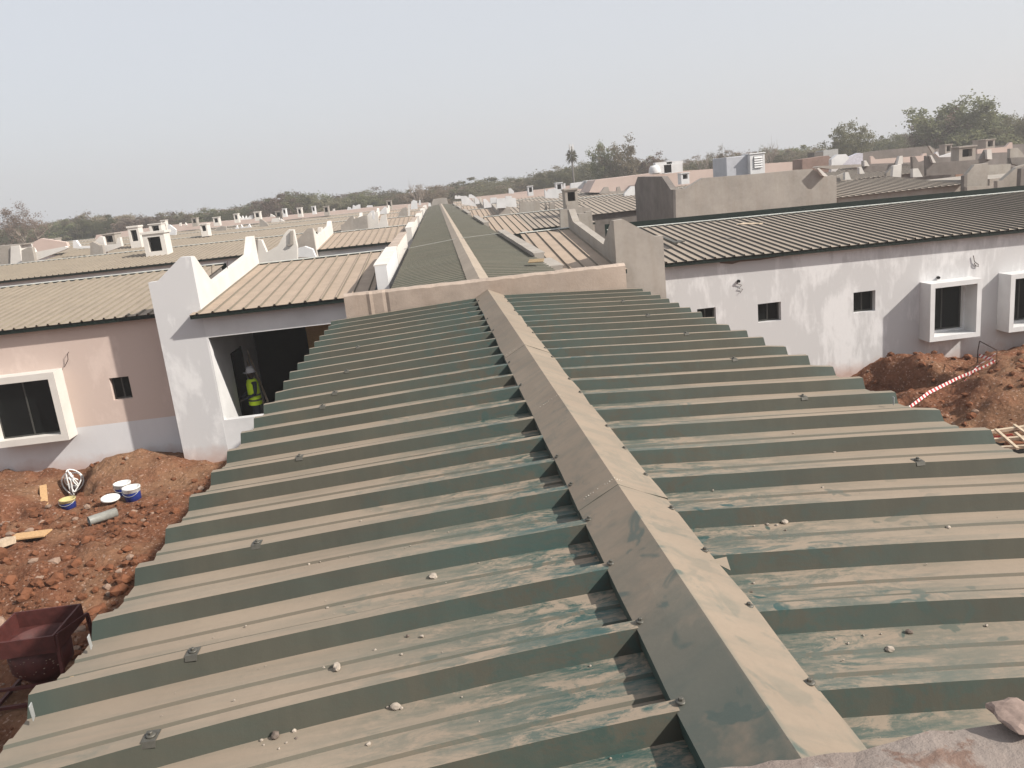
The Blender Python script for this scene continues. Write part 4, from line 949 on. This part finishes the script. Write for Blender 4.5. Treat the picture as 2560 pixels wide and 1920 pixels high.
while x < 2720:
    for layer in range(2):
        v = rt.choice((0, 1, 2, 3, 4, 6, 4, 1)); Y = (150 if x < 1700 else 128) + layer * 26 + rt.uniform(-6, 6); xx = x + rt.uniform(-14, 14)
        if layer: xx += 22
        y = ytop(xx) + rt.uniform(-9, 5) + (0 if layer else 5); tree(xx, y, Y, rt.uniform(80, 135), v, kinds[v], grp='belt of trees beyond the roofs')
    x += 44
tree(32, 513, 120, 105, 5, 'brown half-bare spreading tree at the left edge of the photo'); tree(52, 520, 121, 85, -1, 'leafless tree rising beside the half-bare tree at the left edge')
tree(1037, 443, 130, 46, -1, 'leafless tree standing above the belt just left of the corridor end')
tree(1545, 352, 118, 95, 3, 'tall pale green tree right of the palm-shaped mast'); tree(1510, 362, 119, 66, 6, 'slimmer green tree joined to the tall pale one beside the mast'); tree(1620, 393, 119, 90, 4, 'lower brown tree right of the tall pale green tree')
tree(1755, 372, 118, 42, -1, 'thin leafless tree left of the louvred air cooler'); tree(1795, 374, 118, 52, 3, 'small olive tree left of the louvred air cooler'); tree(1928, 340, 112, 60, -1, 'leafless tree just right of the louvred air cooler')
tree(2122, 311, 112, 105, 6, 'round open-crowned tree above the silver rooftop machinery'); tree(2135, 330, 114, 88, 3, 'olive tree behind the round open-crowned tree')
tree(2392, 254, 105, 172, 0, 'largest dark green tree at the upper right'); tree(2350, 285, 107, 120, 4, 'brownish tree leaning into the left of the largest tree'); tree(2460, 292, 106, 120, 2, 'green tree against the right flank of the largest tree'); tree(2520, 298, 104, 110, 0, 'dark green tree at the right edge of the photo')
for q in VAR:
    for k in q:
        if k and k.parent is None: bpy.data.objects.remove(k)
# mast dressed as a palm
b = P(1435, 470, Y=125); t = P(1427, 366, Y=125); mast = empty('palm_mast', (b.x, 125, 0), 'slim mast disguised as a palm, standing above the trees', 'mast')
mb = MB(); mb.tube([(b.x, 125, 0), (t.x + .05, 125, t.z)], [.22, .12], 8); mb.build('pole', m_mastc, mast)
mb = MB()
for i in range(46):
    a = i * 2.4; e = 1.1 - (i % 23) / 23 * 2.0; L_ = 1.25; c = Vector((t.x, 125, t.z - 1.0 - .03 * (i % 23)))
    d = Vector((math.cos(a) * math.cos(e), math.sin(a) * math.cos(e), math.sin(e))); pts = [c, c + d * L_ * .5, c + d * L_ * .85 + Vector((0, 0, -.35))]
    s_ = d.cross(Vector((0, 0, 1))).normalized() * .1; mb.add([pts[0] - s_ * .3, pts[0] + s_ * .3, pts[1] + s_, pts[2], pts[1] - s_], [(0, 1, 2, 3, 4)])
mb.build('frond', m_leafg, mast)
mb = MB(); 
for a in (0, 2.1, 4.2): mb.box(t.x + .3 * math.cos(a) - .1, t.x + .3 * math.cos(a) + .1, 125 + .3 * math.sin(a) - .08, 125 + .3 * math.sin(a) + .08, t.z - .9, t.z + .3)
mb.build('antenna', m_white, mast)

# ------------------------------------------------------------------ things on the left ground
def bucket(px, py, r, h, lab, mtop=m_bwhite, lidc=None, tilt=0):
    p = P(px, py, Z=.25); z = gh(p.x, p.y); p = P(px, py, Z=z + .02); z = gh(p.x, p.y) - .02; root = empty('paint_bucket', (p.x, p.y, z), lab, 'bucket', 'blue and white paint buckets')
    c = (p.x, p.y, z); mb = MB(); mb.lathe(c, [(0, 0), (r * .88, 0), (r * .95, h * .72)], 24); mb.build('bucket_body', m_blue, root)
    mb = MB(); mb.lathe(c, [(r * .951, h * .721), (r * 1.0, h * .73), (r, h * .9), (r * 1.05, h * .91), (r * 1.05, h), (r * .96, h), (r * .93, h * .7), (0, h * .68)], 24); mb.build('rim', mtop, root)
    mb = MB(); mb.tube([Vector(c) + Vector((r * 1.05 * math.cos(a), -r * 1.05 * abs(math.sin(a)) * .9 - .02, h * .9 - math.sin(a) * h * .35)) for a in [math.pi * i / 10 for i in range(11)]], .006, 5); mb.build('handle', m_steel, root)
bucket(310, 1231, .165, .35, 'blue paint bucket with white rim, the one farther from the viewer of the pair', )
bucket(334, 1247, .168, .35, 'blue paint bucket with white rim, front one of the pair beside the lid')
bucket(173, 1268, .15, .24, 'short blue bucket with yellowish top, alone near the trench', m_yel)
p = P(277, 1250, Z=.3); z = gh(p.x, p.y); mb = MB(); mb.lathe((p.x, p.y, z + .05), [(0, .02), (.15, .02), (.165, .035), (.18, .03), (.18, 0), (0, 0)], 26, (.1, -.12, 1)); tag(mb.build('bucket_lid', m_bwhite, loc=(p.x, p.y, z)), 'round white bucket lid lying on the red earth', 'lid')
a = P(222, 1303, Z=.35); z = gh(a.x, a.y) + .10; a = P(222, 1303, Z=z); b = P(275, 1285, Z=z); mb = MB(); ax = (b - a).normalized(); L_ = (b - a).length + .12
mb.lathe(a, [(.085, 0), (.085, L_), (.075, L_), (.075, 0), (.085, 0)], 22, ax); tag(mb.build('pipe', m_pvc, loc=a), 'short grey plastic pipe lying on the red earth', 'pipe')
def plank(p1, p2, w_, th, lab, Z=.4, mat=m_wood, up=0):
    a = P(*p1, Z=Z); b = P(*p2, Z=Z); a.z = gh(a.x, a.y) + th / 2 + .05; b.z = gh(b.x, b.y) + th / 2 + .05 + up; mb = MB(); mb.bar(a, b, w_, th); tag(mb.build('plank', mat, loc=a), lab, 'plank')
plank((98, 1220), (99, 1180), .14, .03, 'narrow orange plank leaning near the pink wall', .45)
plank((35, 1360), (125, 1350), .30, .025, 'wide pale board lying left of the grey pipe', .25)
plank((2, 1412), (38, 1385), .16, .12, 'short pale beam end at the left edge below the wide board', .2, m_wood2)
# coil of white cable by the wall
p = P(185, 1190, Y=18.4); mb = MB(); rnd = random.Random(2)
for k in range(6):
    r1, r2 = rnd.uniform(.06, .14), rnd.uniform(.12, .28); cx, cz = p.x + rnd.uniform(-.14, .1), p.z + rnd.uniform(-.18, .02); ph = rnd.uniform(0, 6)
    mb.tube([Vector((cx + r1 * math.cos(t_) + .05 * math.sin(2 * t_ + ph), 18.35 + .08 * math.sin(t_ + ph), cz + r2 * math.sin(t_))) for t_ in [6.28 * i / 22 for i in range(23)]], .016, 6, cap=False)
tag(mb.build('cable_coil', m_bwhite, loc=p), 'loops of white and grey cable hanging over the trench by the pink wall', 'cable')
# concrete skip
def skip():
    c = P(112, 1668, Z=.3); x, y = c.x, c.y; z = gh(x, y); root = empty('concrete_skip', (x, y, z), 'dark red steel concrete skip with an open square hopper', 'skip')
    root.rotation_euler = (R(24), R(-6), R(18)); root.scale = (.80, .80, .86)
    def pt(a, b, h): return (x + a, y + b, z + h)
    mb = MB(); mb.lathe(pt(0, 0, .12), [(0, 0), (.16, .0), (.35, .22), (.37, .55), (.355, .55), (.335, .22), (.15, .02), (0, .02)], 32); mb.build('drum', m_red, root)
    mb = MB(); o = [(-.42, -.40), (.42, -.40), (.42, .40), (-.42, .40)]; i = [(-.395, -.375), (.395, -.375), (.395, .375), (-.395, .375)]
    vs = [pt(a_, b_, h) for h in (.66, .88) for a_, b_ in o] + [pt(a_, b_, h) for h in (.66, .88) for a_, b_ in i]; fs = []
    for k in range(4):
        j = (k + 1) % 4; fs += [(k, j, 4 + j, 4 + k), (8 + j, 8 + k, 12 + k, 12 + j), (4 + k, 4 + j, 12 + j, 12 + k)]
    mb.add(vs, fs); nr = 32
    ring = [pt(.36 * math.cos(6.2832 * q / nr), .36 * math.sin(6.2832 * q / nr), .66) for q in range(nr)]
    def sq(q):
        a_ = 6.2832 * q / nr; m_ = max(abs(math.cos(a_)), abs(math.sin(a_))); return pt(.395 * math.cos(a_) / m_, .375 * math.sin(a_) / m_, .665)
    mb.add(ring + [sq(q) for q in range(nr)], [(q, (q + 1) % nr, nr + (q + 1) % nr, nr + q) for q in range(nr)])
    mb.build('hopper', m_red, root)
    mb = MB()
    for s in (-1, 1):
        mb.bar(pt(.43 * s, -.35, .86), pt(.43 * s, -.46, .02), .04); mb.bar(pt(.43 * s, .45, .7), pt(.43 * s, .5, .02), .04); mb.bar(pt(.43 * s, -.46, .05), pt(.43 * s, .5, .05), .04); mb.bar(pt(.43 * s, -.35, .86), pt(.43 * s, .45, .7), .035)
    mb.bar(pt(-.43, -.46, .05), pt(.43, -.46, .05), .04); mb.bar(pt(-.43, -.44, .28), pt(.43, -.44, .28), .035); mb.build('frame', m_red, root)
    mb = MB()
    for q in range(34): a = random.uniform(-2.6, -.5); mb.rock(pt(.362 * math.cos(a), .362 * math.sin(a), random.uniform(.35, .62)), .006 + random.random() * .008, q, .4)
    tag(mb.build('mortar_splash', m_clod2, root), kind='stuff')
skip()

# ------------------------------------------------------------------ things on the right ground
Z0 = lambda p: gh(p.x, p.y)
cr = lambda x, y: (2140 + x * .18987, 820 + y * .18987)
a = P(*cr(1628, 172), Y=17.3); b = P(*cr(1855, 290), Y=16.6); fr = empty('rebar_frame', (a.x, 17, 0), 'thin bent steel bar frame holding the striped tape', 'frame')
mb = MB(); mb.tube([P(*cr(1595, 560), Y=17.3), P(*cr(1605, 300), Y=17.3), a, a.lerp(b, .5), b, P(*cr(1850, 500), Y=16.6), P(*cr(1832, 680), Y=16.6)], .013, 6); mb.build('bent_bar', m_rust, fr)
def tape(pts, w_, lab, tw=1.2):
    n = 60; P_ = [Vector(p) for p in pts]; L_ = sum((P_[i + 1] - P_[i]).length for i in range(len(P_) - 1)); vs = []; d_ = 0; us = []
    acc = [0]
    for i in range(len(P_) - 1): acc.append(acc[-1] + (P_[i + 1] - P_[i]).length)
    for i in range(n + 1):
        s_ = L_ * i / n; k = max(j for j in range(len(acc) - 1) if acc[j] <= s_ + 1e-6); t_ = (s_ - acc[k]) / (acc[k + 1] - acc[k]); c = P_[k].lerp(P_[k + 1], t_)
        th = tw * math.sin(s_ * 1.3); u = Vector((.1, math.sin(th) * .8, math.cos(th))).normalized() * w_ / 2; vs += [c - u, c + u]; us.append(s_)
    me = bpy.data.meshes.new('tape'); me.from_pydata([tuple(v) for v in vs], [], [(2 * i, 2 * i + 2, 2 * i + 3, 2 * i + 1) for i in range(n)]); uvl = me.uv_layers.new(name='UVMap')
    for pl in me.polygons:
        for li in pl.loop_indices: vi = me.loops[li].vertex_index; uvl.data[li].uv = (us[vi // 2] , vi % 2)
    o = bpy.data.objects.new('barrier_tape', me); COL.objects.link(o); me.materials.append(m_tape); thick(o, .002); tag(o, lab, 'tape')
tape([P(*cr(690, 1055), Y=14.3), P(*cr(960, 850), Y=15.0), P(*cr(1350, 655), Y=15.8), P(*cr(1620, 540), Y=16.3), P(*cr(1830, 440), Y=16.58), P(*cr(1740, 400), Y=16.9), P(*cr(1620, 360), Y=17.28)], .075, 'red and white striped barrier tape stretched from the bar frame across the red mound', .5)
tape([P(*cr(1375, 765), Y=16.2), P(*cr(1600, 500), Y=16.8), P(*cr(1840, 335), Y=16.6)], .03, 'twisted loose end of white tape beside the striped barrier tape', 1.4)
mb = MB(); mb.tube([P(*cr(730, 520), Y=18.6), P(*cr(775, 468), Y=18.5), P(*cr(830, 482), Y=18.4)], .02, 6); tag(mb.build('pipe_stub', m_black, loc=P(*cr(775, 468), Y=18.5)), 'black bent pipe end sticking out of the soil by the white wall', 'pipe')
# stacked wooden ladders / frames
lad = empty('timber_rack', (9.8, 12.6, .5), 'pale timber frame of rails and battens lying over red mesh at the right edge', 'timber')
rails = [((1640, 1385), (2250, 1300)), ((1720, 1480), (2250, 1440)), ((1880, 1580), (2250, 1560))]
for i, (q, r_) in enumerate(rails):
    a = P(*cr(*q), Z=.55); b = P(*cr(*r_), Z=.62); b = a + (b - a) * 2.2; mb = MB(); mb.bar(a, b, .07, .05); mb.build('rail', m_wood2, lad)
for q, r_ in (((1840, 1335), (2130, 1590)), ((2080, 1275), (2260, 1400)), ((2100, 1380), (2240, 1500)), ((1690, 1450), (1780, 1530))):
    a = P(*cr(*q), Z=.64); b = P(*cr(*r_), Z=.60); mb = MB(); mb.bar(a, b, .045, .035); mb.build('batten', m_wood2, lad)
mb = MB(); a = P(*cr(1860, 1470), Z=.45)
for i in range(12): mb.bar(a + Vector((i * .04 - .1, -.06, 0)), a + Vector((i * .04 - .1, .14, .01)), .012)
mb.bar(a + Vector((-.12, -.06, .01)), a + Vector((.38, -.06, .01)), .012); mb.bar(a + Vector((-.12, .14, .01)), a + Vector((.38, .14, .01)), .012)
mb.build('red_mesh', plain('red_plastic', (.45, .03, .02), .5, .3), lad)
mb = MB(); a = P(*cr(1950, 1530), Z=.2); mb.box(a.x - .2, a.x + 1.6, a.y - .5, a.y + .3, -.2, .2); mb.build('dark_crate', m_dark, lad)

# ------------------------------------------------------------------ pebbles and scraps on the near roof
PB = [(937, 1233, 13), (728, 1446, 16), (700, 1444, 7), (596, 1596, 17), (566, 1604, 8), (636, 1582, 8), (855, 1532, 14), (868, 1534, 8), (838, 1531, 6), (797, 1611, 9), (881, 1376, 7), (912, 1378, 8), (811, 1406, 6), (868, 1415, 5), (668, 1222, 6), (707, 1315, 5),
      (711, 1340, 4), (641, 1596, 5), (603, 1620, 5), (570, 1612, 4), (500, 1592, 4), (520, 1598, 4), (420, 1628, 7), (436, 1620, 4), (312, 1580, 4), (556, 1590, 4), (619, 1607, 5), (640, 1639, 4), (781, 1470, 4), (879, 1312, 3), (767, 1500, 4), (903, 1400, 4), (956, 1410, 3),
      (1695, 1132, 11), (1678, 1136, 6), (1658, 1136, 6), (1629, 1138, 4), (1951, 1410, 10) if False else (1922, 1408, 13), (1964, 1368, 10), (1903, 1402 - 30, 4), (2049, 1142, 7), (1978, 1112, 5), (1933, 1114, 5), (2069, 1106, 6), (1998, 1110, 4), (1860, 1222, 6), (1803, 980, 5), (1763, 1045, 5), (1888, 1080, 5), (1540, 1062, 5),
      (1628, 1262, 5), (1622, 1268, 5), (1624, 1280, 4), (2131, 1354, 5), (2192, 1285, 6), (1842, 1352, 4), (1805, 1380, 3), (1832, 1393, 5), (1995, 1400, 5), (1697, 1110 + 38, 4), (1600, 930, 4), (1310, 1215, 3), (1162, 1596, 6), (1152, 1380, 4), (1240, 1400, 4), (1035, 1560, 4), (1180, 1230, 3), (985, 1420, 3), (1450, 1510, 4)]
for i, (x, y, s) in enumerate(PB):
    p = onroof(x * 1.1573, y * 1.1573); d = (Vector(CAM) - p).length; r = s * 1.1573 / F * d * .6
    k = (p.y - RIB0) / RIBP; k -= round(k)
    if abs(k) < .13: p.y -= .05                    # off the rib, into the pan
    random.seed(i); mb = MB(); z = near_z(p.x, p.y) + r * .5; mb.rock((p.x, p.y, z), r, i * 3, .72, 2 if s > 9 else 1)
    dark = i % 7 == 3
    tag(mb.build('pebble', m_pebble2 if dark else m_pebble, loc=(p.x, p.y, z)), ('small dark stone chip lying on the near green roof' if dark else 'small pale stone chip lying on the near green roof') if s < 12 else 'larger pale broken stone lying in a pan of the near green roof', 'pebble', 'stone chips on the near roof')
mb = MB(); rg = random.Random(9)
for i in range(900):
    side = rg.choice((-1, -1, 1)); y = 1.15 + 4.5 * rg.random() ** 1.8; x = RX + side * rg.uniform(.17, 1.3)
    if noise.noise(Vector((x * 1.6, y * 1.6, 2))) < rg.uniform(-.25, .35): continue
    k = (y - RIB0 - skew(side, x, y)) / RIBP
    if abs(k - round(k)) < .14: continue
    r_ = .0011 + .003 * rg.random() ** 3; random.seed(i); mb.rock((x, y, near_z(x, y) + r_ * .6 + .002), r_, i, .7)
tag(mb.build('grit', m_pebble), 'fine mortar grit sprinkled over the pans of the near roof', 'grit', kind='stuff')
def crumple(name, x, y, w_, h_, mat, lab, seed, cat, dz=.01, top=False, rot=0.):
    p = onroof(x * 1.1573, y * 1.1573, top); n, m = 14, 5; vs = []; ca, sa = math.cos(rot), math.sin(rot)
    for j in range(m + 1):
        for i in range(n + 1):
            u = (i / n - .5) * w_; v = (j / m - .5) * h_ * (.35 + .65 * abs(math.sin(i * 1.9 + seed))); v += .25 * h_ * math.sin(i * .8 + seed)
            vs.append((p.x + u * ca - v * sa, p.y + u * sa + v * ca, max(p.z, near_z(p.x, p.y)) + dz + .25 * h_ * noise.noise(Vector((i * .7, j * .9, seed)))))
    mb = MB(); mb.add(vs, [(j * (n + 1) + i, j * (n + 1) + i + 1, (j + 1) * (n + 1) + i + 1, (j + 1) * (n + 1) + i) for j in range(m) for i in range(n)]); o = thick(mb.build(name, mat, loc=p), .0012); tag(o, lab, cat)
crumple('dry_leaf', 148, 1490, .085, .03, m_leafdry, 'curled dry brown leaf caught against a rib near the left eave', 1, 'leaf', .02, rot=.5)
crumple('straw_fibre', 1225, 1397, .15, .007, m_leafdry, 'frayed straw fibre lying in a pan left of the ridge cap', 4, 'debris', .003, False, .1)
crumple('torn_film', 1240, 1628, .24, .012, m_leafdry, 'ragged brown strip of film in the lowest pan left of the ridge cap', 7, 'debris', .003, False, .12)
0 and crumple('torn_film', 100, 1462, .07, .03, m_film, 'crumpled pale film scrap on the left eave near the red skip', 9, 'debris', .012, False, .3)
for i in range(0):
    pass
# sheet ends bent up with bare metal showing
for i, (x, y, lab) in enumerate(((1926, 858, 'r'), (198, 1372, 'l'), (74, 1520, 'l'))):
    p = onroof(x * 1.1573, y * 1.1573, True); mb = MB(); s = 1 if lab == 'r' else -1
    mb.prism([p + Vector((0, -.02, -.035)), p + Vector((s * .006, -.012, .0)), p + Vector((s * .007, .004, .002)), p + Vector((s * .002, -.005, -.03))], (s * .002, 0, .001)); mb.build('bent_end', m_steel, canopy)

# ------------------------------------------------------------------ person in the porch
def person():
    fx, fy_ = -5.05, 20.1; root = empty('person', (fx, fy_, .12), 'person in white helmet and yellow vest standing in the dark porch opening', 'person')
    J = [(0, 0, .98), (0, 0, 1.2), (0, -.01, 1.42), (0, 0, 1.52), (0, .0, 1.60), (-.09, 0, .93), (-.10, -.02, .52), (-.10, .03, .09), (-.10, -.10, .04), (.09, 0, .93), (.10, -.02, .52), (.10, .03, .09), (.10, -.10, .04),
         (-.19, 0, 1.42), (-.25, -.04, 1.16), (-.22, -.24, 1.06), (-.2, -.31, 1.05), (.19, 0, 1.42), (.25, -.04, 1.16), (.20, -.26, 1.08), (.18, -.33, 1.07)]
    Ed = [(0, 1), (1, 2), (2, 3), (3, 4), (0, 5), (5, 6), (6, 7), (7, 8), (0, 9), (9, 10), (10, 11), (11, 12), (2, 13), (13, 14), (14, 15), (15, 16), (2, 17), (17, 18), (18, 19), (19, 20)]
    Rd = [.14, .125, .14, .055, .055, .09, .06, .042, .03, .09, .06, .042, .03, .06, .043, .032, .03, .06, .043, .032, .03]
    me = bpy.data.meshes.new('body'); me.from_pydata([(a, b, c - .02) for a, b, c in J], Ed, []); o = bpy.data.objects.new('body', me); COL.objects.link(o); me.materials.append(m_cloth)
    md = o.modifiers.new('skin', 'SKIN'); sv = me.skin_vertices[0].data
    for k, r in enumerate(Rd): sv[k].radius = (r, r * .8)
    sv[0].use_root = True; o.modifiers.new('ss', 'SUBSURF').levels = 2
    o.modifiers['ss'].render_levels = 2; o.parent = root
    def loc(name, mb, mat): q = mb.build(name, mat); q.parent = root; return q
    mb = MB(); mb.lathe((0, 0, 1.50), [(0, .01), (.055, .02), (.075, .07), (.082, .14), (.075, .2), (.04, .24), (0, .245)], 16); mb.rock((0, -.082, 1.63), .014, 2); 
    for s in (-1, 1): mb.rock((s * .084, .005, 1.625), .02, 4)
    loc('head', mb, m_skin)
    mb = MB(); mb.lathe((0, .0, 1.655), [(.128, 0), (.13, .008), (.108, .012), (.104, .06), (.082, .11), (.04, .135), (0, .14)], 24); mb.box(-.08, .08, -.16, -.09, 1.655, 1.665); mb.box(-.012, .012, -.08, .08, 1.785, 1.80); loc('helmet', mb, m_helm)
    def ring(z, w_, d_): return [(w_ * math.cos(a) , d_ * math.sin(a), z) for a in [6.283 * i / 20 for i in range(20)]]
    def shell(zs): 
        vs = []
        for z, w_, d_ in zs: vs += ring(z, w_, d_)
        return vs, [(i * 20 + k, i * 20 + (k + 1) % 20, (i + 1) * 20 + (k + 1) % 20, (i + 1) * 20 + k) for i in range(len(zs) - 1) for k in range(20)]
    mb = MB(); mb.add(*shell([(.84, .20, .16), (.95, .195, .155), (1.15, .185, .145), (1.35, .20, .145), (1.45, .175, .12), (1.49, .08, .08)]), True); loc('vest', mb, m_vest)
    mb = MB(); mb.add(*shell([(.94, .201, .161), (.985, .199, .159)]), True); mb.add(*shell([(1.07, .196, .155), (1.115, .194, .153)]), True); loc('reflective_band', mb, m_vestg)
    for s in (-1, 1):
        base = Vector((s * .19, -.34, 1.04)); mb = MB(); mb.rock(base, .034, 3, .6, 2)
        for f in range(4): mb.tube([base + Vector((s * (-.02 + f * .013), -.02, 0)), base + Vector((s * (-.022 + f * .014), -.06 - .006 * (f in (1, 2)), -.005)), base + Vector((s * (-.022 + f * .014), -.085, -.03))], [.009, .008, .006], 6)
        mb.tube([base + Vector((-s * .025, .0, 0)), base + Vector((-s * .045, -.03, .01)), base + Vector((-s * .04, -.055, -.01))], [.010, .009, .007], 6); loc('hand', mb, m_skin)
    root.rotation_euler.z = R(-60)
person()

# ------------------------------------------------------------------ haze
mb = MB(); mb.box(-330, 330, -30, 330, -2.5, 26); hz = mb.build('haze', None); hz.data.materials.clear()
hm = bpy.data.materials.new('haze'); hm.use_nodes = True; t = hm.node_tree; t.nodes.clear(); ou = t.nodes.new('ShaderNodeOutputMaterial'); pv = t.nodes.new('ShaderNodeVolumePrincipled')
pv.inputs['Color'].default_value = (.86, .84, .83, 1); pv.inputs['Density'].default_value = .0015; pv.inputs['Anisotropy'].default_value = .2
t.links.new(pv.outputs[0], ou.inputs['Volume']); hz.data.materials.append(hm); tag(hz, kind='stuff')
